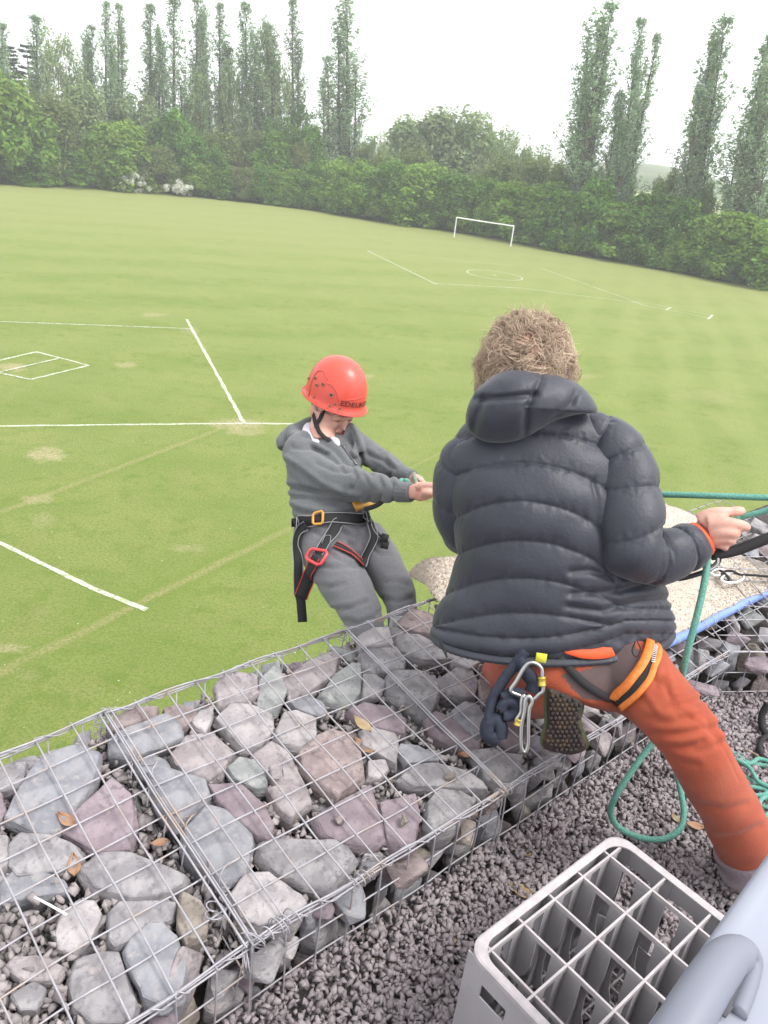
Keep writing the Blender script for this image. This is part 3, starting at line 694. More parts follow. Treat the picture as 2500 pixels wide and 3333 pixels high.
ST_L = [("580,100 620,50 700,0 850,0 850,40 700,90 600,130", 'r'), ("600,140 700,85 900,25 980,80 985,160 800,240 720,265 600,230", 'b'), ("1035,70 1080,10 1150,0 1150,50 1110,150 1060,110", 'w'),
 ("930,250 1000,150 1150,130 1230,190 1270,240 1200,350 1130,390 1000,350 940,310", 'k'), ("800,360 870,315 1000,360 1110,390 1140,470 1000,570 960,640 850,520", 'b'), ("1225,330 1290,265 1380,280 1445,370 1440,430 1380,445 1260,390", 'e'),
 ("1125,410 1300,410 1430,520 1480,640 1450,720 1380,690 1250,560 1170,500", 'p'), ("1000,650 1120,520 1230,560 1380,680 1330,900 1210,960 1120,890 990,760", 'b'), ("30,590 100,440 180,300 330,220 430,190 540,250 510,380 400,500 300,690 150,660", 'b'),
 ("300,650 400,600 430,540 600,390 710,480 735,620 700,760 540,780 400,700", 'p'), ("40,860 50,750 110,680 300,690 420,740 455,810 380,870 250,880 100,910", 'g'), ("430,870 540,780 700,770 900,840 1015,900 1000,950 840,1020 700,1030 500,980", 'g'),
 ("0,960 60,890 200,870 350,930 380,990 250,1010 100,1050 0,1060", 'b'), ("290,1220 330,1120 420,1040 510,1040 550,1120 500,1250 400,1340 310,1310", 'w'), ("580,1250 590,1110 640,1040 850,1030 950,1050 930,1140 760,1160 680,1240 620,1300", 'g'),
 ("660,1320 700,1240 800,1160 880,1160 960,1230 1000,1400 990,1550 870,1620 780,1570 760,1450", 'b'), ("960,1180 980,1000 1090,1050 1130,1110 1120,1220 1000,1290", 'n'), ("360,1500 400,1350 550,1300 640,1310 680,1420 740,1600 700,1714 500,1714 400,1620", 'g'),
 ("20,1400 80,1340 200,1330 350,1400 300,1480 120,1480", 'k'), ("100,1640 60,1560 180,1480 250,1520 200,1640", 'g'), ("1230,1010 1320,900 1450,890 1540,950 1630,1020 1659,1060 1600,1150 1400,1180 1300,1130", 'w'),
 ("-60,340 60,300 150,290 110,430 -40,470", 'g'), ("-60,700 40,690 40,850 -60,900", 'w'), ("880,0 960,-20 1070,20 1050,60 980,120 900,70", 'r'), ("720,300 800,255 900,280 930,340 860,320 790,360", 'b'), ("-90,480 0,440 30,560 -20,640 -90,640", 'p')]
ST_R = [("0,470 40,400 120,390 230,400 240,500 150,560 20,570", 'k'), ("240,440 340,330 350,440 390,490 340,600 230,570", 'e'), ("370,440 480,340 650,270 680,300 650,400 510,500 430,520", 'k'), ("560,510 650,400 740,340 790,350 790,500 740,560 620,550", 'e'),
 ("770,200 850,150 940,150 970,240 880,230 790,260", 'w'), ("780,290 880,235 980,250 1030,320 1030,370 870,400 800,370", 'g'), ("980,220 990,180 1100,190 1250,270 1300,320 1120,330 1020,280", 'g'), ("990,140 1010,90 1060,40 1180,80 1190,190 1090,180", 'r'),
 ("0,640 80,570 200,555 320,610 320,700 250,790 150,800 50,700", 'w'), ("325,720 370,610 440,590 550,630 550,720 470,790 370,780", 'w'), ("390,540 500,520 590,550 610,610 550,630 440,590", 'b'), ("450,820 520,740 620,690 760,720 790,800 800,960 660,1070 540,990 470,900", 'r'),
 ("720,600 800,545 950,570 1040,640 1030,730 960,680 800,680", 'p'), ("780,720 850,680 950,685 990,750 980,890 920,850 800,790", 'w'), ("820,960 830,870 920,860 940,920 890,965", 'w'), ("985,800 1000,770 1100,790 1200,840 1210,870 1040,880", 'b'),
 ("910,450 950,370 1100,370 1200,430 1215,500 1150,560 1160,640 1030,560 930,500", 'g'), ("1180,440 1300,365 1390,370 1420,450 1410,520 1330,530 1220,500", 'g'), ("1280,600 1350,540 1420,560 1480,640 1500,700 1400,740 1310,660", 'b'), ("1140,640 1190,600 1300,650 1430,770 1420,800 1330,800 1180,710", 'p'),
 ("1000,960 1060,890 1200,880 1380,930 1470,980 1470,1015 1250,1010 1070,1000", 'g'), ("540,1170 700,1080 840,1000 880,1100 920,1290 830,1330 700,1310 580,1260", 'p'), ("890,1090 1000,1050 1080,1050 1110,1130 1080,1330 1000,1340 930,1290 940,1180", 'p'),
 ("1150,1090 1200,1020 1330,1030 1410,1080 1330,1130 1290,1240 1200,1260 1140,1200", 'g'), ("1380,810 1500,800 1590,830 1659,850 1640,960 1560,1020 1460,960 1430,880", 'g'), ("205,840 300,765 400,820 500,1000 430,1000 330,990 260,900", 'k'),
 ("290,1020 390,980 510,1010 520,1100 410,1185 330,1120", 'k'), ("1420,430 1530,440 1520,520 1460,560", 'r'), ("1240,270 1400,280 1430,340 1380,370 1290,340", 'g'), ("800,400 870,400 920,450 890,520 800,540 790,500", 'g'),
 ("245,1380 250,1300 370,1285 650,1300 720,1340 760,1410 620,1560 480,1540 330,1470", 'g'), ("1540,660 1620,640 1700,700 1680,790 1600,800 1540,740", 'p'), ("1560,480 1640,440 1720,500 1700,600 1600,610", 'g')]
cover = []
def inv(G, P): q = np.asarray(P) - G[0]; return np.array([q @ G[1], q @ G[2]]) / CELL
cnt = 0
for src, Zf in ((ST_L, Lz), (ST_R, Rz)):
    for s_, k in src:
        poly = [Zf(*map(float, q.split(','))) for q in s_.split()]; cx = np.mean([p[0] for p in poly]); cy = np.mean([p[1] for p in poly])
        G, root = (GA, 'A') if (Zf is Lz and inv(GA, onpl(cx, cy, GA[0], GA[3]))[0] < 1.25) else (GB, 'B')
        if root == 'B' and inv(GB, onpl(cx, cy, GB[0], GB[3]))[0] > 5.2: root = 'C'
        small = max(p[0] for p in poly) - min(p[0] for p in poly) < 90
        o, c, sz = traced_stone(poly, k, G, gab[root], -.010 - .012 * random.random(), .12, cnt, .25 * random.random()); cover.append((root, c, sz)); cnt += 1
# loose smaller stones bedded lower in the gaps, and the stones of the inner (terrace) face
def rand_stone(c, s, G, root, flat=.7, kinds='ggggbwpkren', up=None):
    r = RNG; n = 12; pts = []
    for _ in range(n):
        d = unit(r.normal(size=3)); pts.append((G[1] * d[0] + G[2] * d[1] + G[3] * d[2] * flat) * s * r.uniform(.8, 1.15))
    me = hull_mesh('stone', pts, M_STONE[random.choice(kinds)], s * .06, 1, .0016, random.random() * 50)
    o = link('stone', me); o.location = tuple(c); own(o, root); return o
def fill(G, root, v0, v1, key, l0=-.1, l1=8.1, step=.95, up=-.085, sc=(.032, .055)):
    v = v0
    while v < v1:
        l = l0 + random.uniform(0, .4)
        while l < l1:
            c = gp(G, v + random.uniform(-.2, .2), l + random.uniform(-.2, .2), up + random.uniform(-.03, .012))
            rand_stone(c, random.uniform(*sc), G, root); l += step * random.uniform(.85, 1.2)
        v += step
fill(GA, gab['A'], -5.2, .95, 'A', up=-.075); fill(GB, gab['B'], -3.6, 4.9, 'B', up=-.075); fill(GB, gab['C'], 5.2, 9.2, 'C', up=-.075); 
def top_layer(G, root, v0, v1, l0, l1, s0=.055):
    v = v0
    while v < v1:
        l = l0
        while l < l1:
            rand_stone(gp(G, v + random.uniform(-.3, .3), l + random.uniform(-.3, .3), -.045 - random.uniform(0, .02)), s0 * random.uniform(.8, 1.35), G, root, .55); l += 1.35
        v += 1.35
for root_, v0_, v1_ in ((gab['B'], 1.5, 5.), (gab['C'], 5., 9.)):
    v_ = v0_
    while v_ < v1_:
        for up_, l_ in ((-.05, .55), (-.13, .45), (-.21, .45)): rand_stone(gp(GB, v_ + random.uniform(-.2, .2), l_ + random.uniform(-.1, .1), up_), random.uniform(.042, .055), GB, root_, .8)
        v_ += 1.0
top_layer(GB, gab['C'], 8.0, 19.6, 6.6, 8.0); top_layer(GB, gab['C'], 9, 19.8, .3, 6.)
top_layer(GA, gab['A'], -13.8, -5.4, .5, 8.)
def face(G, root, v0, v1, rows=4, l=7.35, s0=.05):
    """stones standing against the inner mesh face, taller than wide"""
    for k in range(rows):
        v = v0 + random.uniform(0, .5)
        while v < v1:
            s = s0 * random.uniform(.8, 1.35); pts = []; 
            for _ in range(13):
                d = unit(RNG.normal(size=3)); pts.append((G[1] * d[0] * .85 + G[2] * d[1] * .55 + np.array([0, 0, 1]) * d[2] * 1.25) * s)
            c = gp(G, v, l) + np.array([0, 0, -.085 - k * .095 + random.uniform(-.02, .02)])
            o = link('stone', hull_mesh('stone', pts, M_STONE[random.choice('ggggwpnrkb')], s * .05, 1, .0016, random.random() * 50)); o.location = tuple(c); own(o, root); v += s * 1.62 / CELL
face(GA, gab['A'], -13.5, .8); face(GB, gab['B'], -3.8, 5); face(GB, gab['C'], 5.2, 19.3, 4)
# gabion D turns towards the viewer's right after the corner
cD = gp(GB, 19.7, 8); GD = (cD - unit((-.25, 1.0, 0)) * 0, unit((math.cos(rad(12)), math.sin(rad(12)), -.01)), unit((math.sin(rad(12)), -math.cos(rad(12)), -.12)), None)
nD = np.cross(GD[2], GD[1]); nD = unit(nD if nD[2] > 0 else -nD); GD = (cD - GD[2] * 8 * CELL, GD[1], GD[2], nD)
face(GD, gab['D'], .4, 13, 4); top_layer(GD, gab['D'], .5, 12, -3, 8.0); top_layer(GB, gab['D'], 18, 29, -.2, 6)
# dark rubble heart under the visible stones
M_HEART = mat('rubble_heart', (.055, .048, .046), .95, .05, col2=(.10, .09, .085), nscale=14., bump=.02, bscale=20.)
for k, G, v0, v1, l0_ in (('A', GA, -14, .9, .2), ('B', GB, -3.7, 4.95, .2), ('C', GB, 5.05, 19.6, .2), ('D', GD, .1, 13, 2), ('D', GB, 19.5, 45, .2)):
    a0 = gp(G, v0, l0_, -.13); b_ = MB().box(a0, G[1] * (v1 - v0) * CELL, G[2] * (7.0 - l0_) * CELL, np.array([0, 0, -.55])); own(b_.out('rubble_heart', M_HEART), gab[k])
# small chippings lodged among the stones
def chips(name, pts, smin, smax, m, seed, parent=None, flat=.65):
    r = np.random.default_rng(seed); ico = bpy.data.meshes.new('i'); import bmesh
    tm = []
    for k in range(8):
        bm = bmesh.new()
        for _ in range(9): 
            d = unit(r.normal(size=3)) * r.uniform(.75, 1.1); bm.verts.new((d[0] * 1.15, d[1] * .9, d[2] * flat))
        g = bmesh.ops.convex_hull(bm, input=bm.verts); bmesh.ops.delete(bm, geom=list(set(g['geom_interior'] + g['geom_unused'])), context='VERTS')
        bmesh.ops.triangulate(bm, faces=bm.faces); bm.verts.ensure_lookup_table(); bm.verts.index_update()
        tm.append((np.array([v.co[:] for v in bm.verts]), np.array([[v.index for v in f.verts] for f in bm.faces]))); bm.free()
    Vs = []; Fs = []; n = 0
    for p in pts:
        Vt, Ft = tm[r.integers(8)]; q = r.normal(size=4); q /= np.linalg.norm(q); w_, x, y, z = q
        R_ = np.array([[1 - 2 * (y * y + z * z), 2 * (x * y - z * w_), 2 * (x * z + y * w_)], [2 * (x * y + z * w_), 1 - 2 * (x * x + z * z), 2 * (y * z - x * w_)], [2 * (x * z - y * w_), 2 * (y * z + x * w_), 1 - 2 * (x * x + y * y)]])
        Vs.append(Vt @ R_.T * (smin + (smax - smin) * r.random() ** 1.6) + p); Fs.append(Ft + n); n += len(Vt)
    o = make(name, np.concatenate(Vs), np.concatenate(Fs), m); tag(o, kind='stuff')
    if parent is not None: own(o, parent)
    return o
M_CHIP = mat('stone_chippings', (.225, .20, .20), .9, .2, col2=(.30, .27, .265), nscale=30., island=.32, bump=.002, bscale=200.)
for k, G, v0, v1, n in (('A', GA, -5.4, .9, 2600), ('B', GB, -3.8, 5, 3200), ('C', GB, 5, 10, 1500)):
    chips('chippings', [gp(G, RNG.uniform(v0, v1), RNG.uniform(.2, 7.7), -.034 - RNG.uniform(0, .055)) for _ in range(n)], .007, .017, M_CHIP, ord(k), gab[k])
chips('chippings', [gp(GA, -3.9 + RNG.normal() * .9, 5.6 + RNG.normal() * 1.1, -.02 - RNG.uniform(0, .03)) for _ in range(650)], .008, .019, M_CHIP, 77, gab['A'])
# ---- wires
WR = .0019
def wob(P, s=.0022):
    P = np.array(P, float); return P + np.array([[noise.noise(Vector(p * 6 + k * 31)) for k in range(3)] for p in P]) * s * 2
def line3(a, b, n=10): return [np.asarray(a) + (np.asarray(b) - np.asarray(a)) * t for t in np.linspace(0, 1, n)]
def sag(G, v, l, v0, v1):       # mesh top belly
    return .0 + .004 * noise.noise(Vector((v * .31, l * .4, 3)))
def top_mesh(G, v0, v1, root, rows=range(0, 9), step=1):
    b = MB()
    for l in rows: b.tube(wob([gp(G, v, l, sag(G, v, l, v0, v1)) for v in np.linspace(v0, v1, int((v1 - v0) * 2) + 2)]), WR, 6)
    for v in np.arange(v0, v1 + .01, 1): b.tube(wob([gp(G, v, l, sag(G, v, l, v0, v1) + .0034) for l in np.linspace(rows[0] - .12, rows[-1] + .15, 18)]), WR, 6)
    own(b.out('mesh_lid', M_WIRE, None, True), root)
def face_mesh(G, v0, v1, root, l=8., rows=5, lean=0., bow=0.):
    b = MB(); D_ = np.array([0, 0, -1.]); dn = unit(D_ + G[2] * lean)
    def fp(v, k, out=.0): return gp(G, v, l) + dn * k * CELL + unit(G[2] * (1, 1, 0)) * (out + bow * math.sin(k * .9) * .012)
    for k in range(0, rows + 1):
        b.tube(wob([fp(v, k + .02, .004) for v in np.linspace(v0, v1, int((v1 - v0) * 2) + 2)]), WR, 6)
    for v in np.arange(v0, v1 + .01, 1): b.tube(wob([fp(v, k, .0075) for k in np.linspace(0, rows + .3, 14)]), WR, 6)
    own(b.out('mesh_face', M_WIRE, None, True), root)
def outer_mesh(G, v0, v1, root, rows=6):
    b = MB()
    for k in range(0, rows): b.tube([gp(G, v, 0) + (0, 0, -k * CELL) - unit(G[2] * (1, 1, 0)) * .003 for v in np.linspace(v0, v1, 8)], WR, 5)
    for v in np.arange(v0, v1 + .01, 1): b.tube([gp(G, v + .35, 0, 0) - unit(G[2] * (1, 1, 0)) * .005 + (0, 0, -k * CELL) for k in np.linspace(0, rows - .5, 4)], WR, 5)
    own(b.out('outer_mesh_face', M_WIRE, None, True), root)
def lacing(P, root, turns, rad_=.011, r0=.0014, name='lacing_wire', seed=0, clumps=0):
    """thin wire wound along an edge"""
    P = np.array(P, float); r = np.random.default_rng(seed); L_ = len(P); T, U, W = frames(P); Q = []
    n = turns * 7
    for i in range(n + 1):
        f = i / n * (L_ - 1); j = min(int(f), L_ - 2); p = P[j] + (P[j + 1] - P[j]) * (f - j)
        a = 2 * math.pi * (i / 7 + .25 * math.sin(i * .37 + seed)); rr = rad_ * (.55 + .5 * abs(noise.noise(Vector((i * .11, seed, 0))))) 
        Q.append(p + U[j] * math.cos(a) * rr + W[j] * math.sin(a) * rr)
    own(MB().tube(spline(Q, 2), r0, 5).out(name, M_WIRE, None, True), root)
for k, G, v0, v1 in (('A', GA, -14, 1), ('B', GB, -4, 5), ('C', GB, 5.12, 19.7)):
    root = gab[k]; top_mesh(G, v0, v1, root); face_mesh(G, v0, v1, root, rows=4, bow=.3 if k == 'C' else 0); outer_mesh(G, v0, v1, root)
    # selvedge wires run doubled along both long edges
    for l, dz in ((0, .006), (0, -.005), (8.12, -.004), (8.05, .008)):
        own(MB().tube(wob([gp(G, v, l, dz + .003 * math.sin(v * 2 + dz * 900)) for v in np.linspace(v0, v1, int((v1 - v0) * 4))], .003), .0021, 6).out('selvedge_wire', M_WIRE, None, True), root)
    lacing([gp(G, v, 8.1) for v in np.linspace(v0 + .3, v1, 60)], root, int((v1 - v0) * 1.1), .012, seed=ord(k)); lacing([gp(G, v, 0) for v in np.linspace(v0, v1, 60)], root, int((v1 - v0) * .7), .012, seed=ord(k) + 1)
top_mesh(GD, 0, 13, gab['D'], range(0, 9)); face_mesh(GD, 0, 13, gab['D'], rows=5, bow=.8)
top_mesh(GB, 20, 34, gab['D'], range(0, 8))
# end frames at the joint of the two left baskets: four parallel wires down and across
for k, G, v in (('A', GA, 1.0), ('A', GA, 1.14), ('B', GB, -4.0), ('B', GB, -4.16)):
    own(MB().tube(wob([gp(G, v, l, .004) for l in np.linspace(-.1, 8.1, 18)]), .0022, 6).out('end_wire', M_WIRE, None, True), gab[k])
for k, G, v in (('A', GA, 1.04), ('B', GB, -4.06), ('C', GB, 5.08)):
    b = MB()
    for j in range(1, 6): b.tube(wob([gp(G, v, l, -j * CELL) for l in np.linspace(0, 8, 12)]), WR, 5)
    for l in range(0, 9): b.tube([gp(G, v, l, 0), gp(G, v, l, -.36)], WR, 5)
    own(b.out('dividing_mesh', M_WIRE, None, True), gab[k])
own(MB().tube(wob([gp(GB, 5.06, l, .007) for l in np.linspace(-.1, 8.1, 18)]), .0022, 6).out('end_wire', M_WIRE, None, True), gab['B'])
# curls of tying wire
def curl(c, ax, R_, turns, root, pitch=.006, seed=0, name='tie_wire'):
    ax = unit(ax); u = unit(np.cross(ax, (0.3, .2, 1))); v_ = np.cross(ax, u); Q = []
    for t in np.linspace(0, turns, int(turns * 14)):
        rr = R_ * (1 + .22 * math.sin(t * 2.3 + seed)); Q.append(c + u * math.cos(6.283 * t) * rr + v_ * math.sin(6.283 * t) * rr + ax * (pitch * t - pitch * turns / 2))
    own(MB().tube(np.array(Q), .0014, 5).out(name, M_WIRE, None, True), root)
Z3 = lambda x, y: (500 + .3014 * x, 2800 + .3014 * y)
def cp(x, y, up=0.): return onpl(x, y, GA[0] + GA[3] * up, GA[3])
curl(cp(*Z3(1080, 870), .0), (.3, 1, .2), .024, 2.4, gab['A'], seed=1); curl(cp(*Z3(990, 1080), -.02), (1, .3, .1), .018, 2.2, gab['A'], seed=2)
curl(cp(*Z3(670, 560), .0), (.2, .3, 1), .021, 1.6, gab['A'], .02, seed=3); curl(cp(*Z3(1300, 740), .005), GB[1], .015, 3, gab['B'], .02, seed=4)
curl(cp(*Z3(1400, 690), .005), GB[1], .017, 2, gab['B'], .03, seed=5); curl(gp(GA, .95, 0, -.05), (0, 0, 1), .020, 6, gab['A'], .013, seed=6)
curl(gp(GB, 5, 0, -.02), (0.2, 0, 1), .014, 3, gab['B'], .02, seed=7); curl(gp(GB, 5, 8.1, .0), GB[1], .012, 4, gab['B'], .012, seed=8); curl(gp(GB, -.7, 8.1, .0), GB[1], .012, 4, gab['B'], .014, seed=9)
for q in ((.97, 2.4), (.95, 4.4), (.98, 6.1)): curl(gp(GA, q[0] + .35, q[1], .0), GA[2], .016, 1.3, gab['A'], .05, seed=q[1])
# the courses of wall below, down to the field
for G, v0, v1 in ((GA, -30, .95), (GB, -3.9, 40)):
    pass
V = []; 
for v in (-30, -4, 5, 20, 45):
    G = GB
    for l, zz in ((.3, -.30), (.3, None), (7.6, None), (7.6, -.42)):
        p = gp(G, v, l, 0); V.append((p[0], p[1], (p[2] + zz) if zz is not None else -.3))
F = []
for i in range(4):
    for k in range(4): F.append((i * 4 + k, i * 4 + (k + 1) % 4, i * 4 + 4 + (k + 1) % 4, i * 4 + 4 + k))
tag(make('retaining_wall', V, F, mat('wall_stone', (.12, .11, .11), .9, .2, col2=(.2, .18, .18), nscale=5., bump=.03, bscale=8.)), 'lower stone courses of the high retaining wall', 'wall', kind='structure')
# small debris on the wall
M_LEAF = mat('dry_leaf', (.33, .17, .10), .7, .2, col2=(.40, .26, .17), nscale=30., transl=.2)
M_LEAF2 = mat('dry_yellow_leaf', (.42, .33, .20), .7, .2, col2=(.33, .24, .14), nscale=30., transl=.2)
def dry_leaf(c, n, s, label, m=M_LEAF, rot=0., group='dry fallen leaves', curlk=.35, aspect=.5):
    n = unit(n); u = unit(np.cross(n, (math.cos(rot), math.sin(rot), .1))); v_ = np.cross(n, u); V = []; nn = 9
    for i in range(nn):
        t = i / (nn - 1); w_ = math.sin(math.pi * t ** .85) * aspect * s * .5
        for a in (-1, -.5, 0, .5, 1):
            V.append(c + u * (t - .5) * s + v_ * a * w_ + n * (curlk * s * (a * a * .35 + (t - .5) ** 2) + .004 - (.02 * s if a == 0 else 0)))
    F = [(i * 5 + k, i * 5 + k + 1, i * 5 + 6 + k, i * 5 + 5 + k) for i in range(nn - 1) for k in range(4)]
    o = make('dry_leaf', V, F, m, smooth=True); so = o.modifiers.new('s', 'SOLIDIFY'); so.thickness = .0008
    return tag(o, label, 'leaf', group)
dry_leaf(cp(*Lz(360, 625), -.02), GA[3], .05, 'orange dry leaf wedged between the big grey and purple stones', rot=1.1)
dry_leaf(cp(*Lz(400, 870), -.03), GA[3], .05, 'rusty dry leaf under the large oval stone', rot=.4)
dry_leaf(cp(*Lz(860, 745), -.03), GA[3], .035, 'small orange leaf in the joint between two baskets', rot=2.)
dry_leaf(onpl(*Rz(790, 690), GB[0], GB[3]), GB[3], .06, 'yellowish curled leaf lying on the middle of the stones', M_LEAF2, rot=.9, curlk=.3)
dry_leaf(onpl(*Rz(795, 810), GB[0] - GB[3] * .03, GB[3]), GB[3], .06, 'orange leaf in the gap below the yellowish curled leaf', rot=.9)
dry_leaf(onpl(*Rz(1345, 850), GB[0] - GB[3] * .03, GB[3]), GB[3], .04, 'brown leaf right of the long purple stone', rot=1.9)
wa, wb = onpl(*Lz(185, 1028), GA[0] + GA[3] * .006, GA[3]), onpl(*Lz(362, 1125), GA[0] + GA[3] * .006, GA[3])
tag(MB().tube([wa, (wa + wb) / 2 + (0, 0, .001), wb], .0022, 7).out('white_stick', mat('white_plastic', (.8, .8, .8), .4, .4), None, True), 'thin white paper stick lying on chippings at lower left', 'stick')
for (zz, s, kk, lb) in (((1015, 1190), .014, 'n', 'small brown pebble sitting on the lilac stone'), ((1260, 950), .016, 'n', 'pale squarish pebble on the long flat stone'), ((680, 1190), .013, 'r', 'small reddish pebble on the large purple stone'),
                        ((330, 930), .018, 'k', 'pink pebble lying on the pinkish slab')):
    c = onpl(*Rz(*zz), GB[0] + GB[3] * .0, GB[3]); pts = [unit(RNG.normal(size=3)) * s * RNG.uniform(.8, 1.2) for _ in range(14)]
    o = link('pebble', hull_mesh('pebble', pts, M_STONE[kk], .002, 1, .0008, s)); o.location = tuple(c); tag(o, lb, 'pebble')
# ================================================================== TERRACE
M_GRAVEL = mat('gravel_stone', (.245, .212, .222), .95, .05, col2=(.30, .265, .27), nscale=25., island=.16, bump=.002, bscale=160.)
M_BED = mat('gravel_bed', (.23, .205, .205), .95, .05, col2=(.31, .28, .28), nscale=60., bump=.01, bscale=70.)
def edge_at(v, l=8.0): p = gp(GB, v, l); return (p[0], p[1], TERR - .02)
V = [edge_at(-40, 7.6), edge_at(19.7, 7.6), (cD[0] + 12, cD[1] + 3, TERR - .02), (14, -9, TERR - .02), (-12, -9, TERR - .02)]
tag(make('terrace', V, [(0, 1, 2, 3, 4)], M_BED), 'gravel terrace behind the gabion wall', kind='structure')
e0 = gp(GB, 0, 8.1); ed = unit(GB[1] * (1, 1, 0)); en = unit(GB[2] * (1, 1, 0)); pts = []
dD = unit(GD[1] * (1, 1, 0)); nDd = unit(GD[2] * (1, 1, 0))
while len(pts) < 23000:
    p = np.array([RNG.uniform(-.6, 2.2), RNG.uniform(.35, 3.0), 0]); q = p - e0 * (1, 1, 0); dist = q @ en
    if dist < -.02: continue
    if (p - cD * (1, 1, 0)) @ nDd < -.02: continue
    P = np.array([p[0], p[1], TERR]); sx, sy = pix(P)
    if not (-150 < sx < 2700 and sy < 3560) : continue
    mound = .055 * math.exp(-max(dist, 0) / .10) + .05 * math.exp(-((sx - 900) / 600) ** 2) * math.exp(-max(dist, 0) / .16)
    P[2] += RNG.uniform(-.008, .010) + mound * RNG.uniform(.6, 1.)
    pts.append(P)
tag(chips('gravel', pts, .0072, .0148, M_GRAVEL, 5), 'grey and purple angular gravel covering the terrace', 'gravel', kind='stuff')
for px_, s, lb, m_, rt, cu in (((1560, 2862), .060, 'large curled red-brown leaf beside the crate corner', M_LEAF, .5, .5), ((1625, 2825), .040, 'pale pink leaf just above the curled red leaf', M_LEAF, 1.7, .3), ((1530, 2885), .05, 'long pale dead leaf left of the red leaf', M_LEAF2, .1, .3),
                     ((2258, 2692), .052, 'flat brown leaf beside the green rope loop', M_LEAF, 1.5, .2), ((2195, 2668), .035, 'yellow green leaf inside the rope loop', M_LEAF2, .4, .3), ((1465, 3060), .045, 'orange leaf on gravel left of the crate', M_LEAF2, .2, .3),
                     ((1430, 2910), .055, 'brown withered leaf at the foot of the wall', M_LEAF, 2.2, .7), ((1695, 2905), .07, 'dry strip of bark beside the crate rim', M_LEAF2, 1.3, .2), ((1240, 2950), .04, 'tan leaf at the foot of the left mesh', M_LEAF2, .8, .5),
                     ((1685, 2780), .06, 'forked dry twig leaf against the mesh', M_LEAF2, .9, .8), ((1190, 3050), .045, 'rusty leaf on gravel by the mesh joint', M_LEAF, 2.5, .4)):
    dry_leaf(onz(px_[0], px_[1], TERR + .018), (.1, -.1, 1), s, lb, m_, rt, 'dry leaves lying on the gravel', cu)
for a_, b_, lb in (((1518, 2970), (1532, 3040), 'thin straw standing left of the crate'), ((2420, 2440), (2475, 2465), 'pale straw lying by the rope pile'), ((1175, 3150), (1250, 3110), 'thin straw on the gravel by the mesh')):
    A_, B_ = onz(*a_, TERR + .02), onz(*b_, TERR + .02); tag(MB().tube([A_, (A_ + B_) / 2 + (0, 0, .004), B_], .0018, 5).out('straw', M_LEAF2, None, True), lb, 'straw')
# ================================================================== SHARED CLOTH TOOLS
def seg_dist(Q, line):
    """pixel distance from points Q (n,2) to a polyline"""
    L_ = np.array(line, float); d = np.full(len(Q), 1e9)
    for a, b in zip(L_[:-1], L_[1:]):
        ab = b - a; t = np.clip(((Q - a) @ ab) / (ab @ ab + 1e-9), 0, 1); d = np.minimum(d, np.linalg.norm(Q - (a + t[:, None] * ab), axis=1))
    return d
def grooves(P, lines, depth, sig):
    Q = pix(P); o = np.zeros(len(Q))
    for L_ in lines:
        k = 1.0
        if isinstance(L_, tuple): L_, k = L_
        o -= k * depth * np.exp(-(seg_dist(Q, L_) / sig) ** 2)
    return o
def ridged(P, s, seed=0.):
    P = np.asarray(P) * np.asarray(s); return np.array([1 - 2 * abs(noise.noise(Vector((p[0] + seed, p[1], p[2])))) for p in P])
def inside(px_, poly):
    poly = np.array(poly, float); x, y = px_[:, 0], px_[:, 1]; c = np.zeros(len(px_), bool); j = len(poly) - 1
    for i in range(len(poly)):
        xi, yi = poly[i]; xj, yj = poly[j]; h = ((yi > y) != (yj > y)) & (x < (xj - xi) * (y - yi) / (yj - yi + 1e-9) + xi); c ^= h; j = i
    return c
def paint(o, poly, m):           # a sewn panel of other cloth: faces on the visible side inside the outline
    me = o.data; me.materials.append(m); k = len(me.materials) - 1; n = len(me.polygons)
    c = np.empty(n * 3); me.polygons.foreach_get('center', c); c = c.reshape(-1, 3); no = np.empty(n * 3); me.polygons.foreach_get('normal', no); no = no.reshape(-1, 3)
    f = inside(pix(c), poly) & (((c - CAM) * no).sum(1) < 0); mi = np.zeros(n, np.int32); me.polygons.foreach_get('material_index', mi); mi[f] = k; me.polygons.foreach_set('material_index', mi)
def pillow(outline, d, front, back, nr=26, na=96, disp=None, tilt=(0, 0), pw=.5):
    """closed rounded body whose outline follows the drawn one, thick towards and away from the viewer"""
    O = np.array(outline, float); c = O.mean(0); an = np.arctan2(O[:, 1] - c[1], O[:, 0] - c[0]); S = spline(O, 12, closed=True)
    ang = np.unwrap(np.arctan2(S[:, 1] - c[1], S[:, 0] - c[0])); rr = np.hypot(S[:, 0] - c[0], S[:, 1] - c[1])
    if ang[-1] < ang[0]: ang = ang[::-1]; rr = rr[::-1]
    A = np.linspace(0, 2 * math.pi, na, endpoint=False); rA = np.interp((A - ang[0]) % (2 * math.pi) + ang[0], ang, rr, period=None)
    V = []; rows = []
    for side, th in ((1, front), (-1, back)):
        for i in range(nr):
            t = math.sin((i + 1) / nr * math.pi / 2) if side == 1 else math.sin((nr - 1 - i) / nr * math.pi / 2)
            z = th * max(0, 1 - t * t) ** pw * side
            if side == -1 and t <= 0: continue
            for a, r_ in zip(A, rA):
                x = c[0] + math.cos(a) * r_ * t; y = c[1] + math.sin(a) * r_ * t
                dd = d - z + tilt[0] * (x - c[0]) / 100 + tilt[1] * (y - c[1]) / 100; V.append(at(x, y, dd))
    V = np.array(V); k = len(V) // na; F = []
    for i in range(k - 1):
        for q in range(na): F.append((i * na + q, i * na + (q + 1) % na, (i + 1) * na + (q + 1) % na, (i + 1) * na + q))
    F += [tuple(range(na))[::-1], tuple((k - 1) * na + q for q in range(na))]
    if disp is not None: V = V - np.array([unit(v - CAM) for v in V]) * disp(V)[:, None] * (np.arange(len(V)) < nr * na)[:, None]
    return V, F
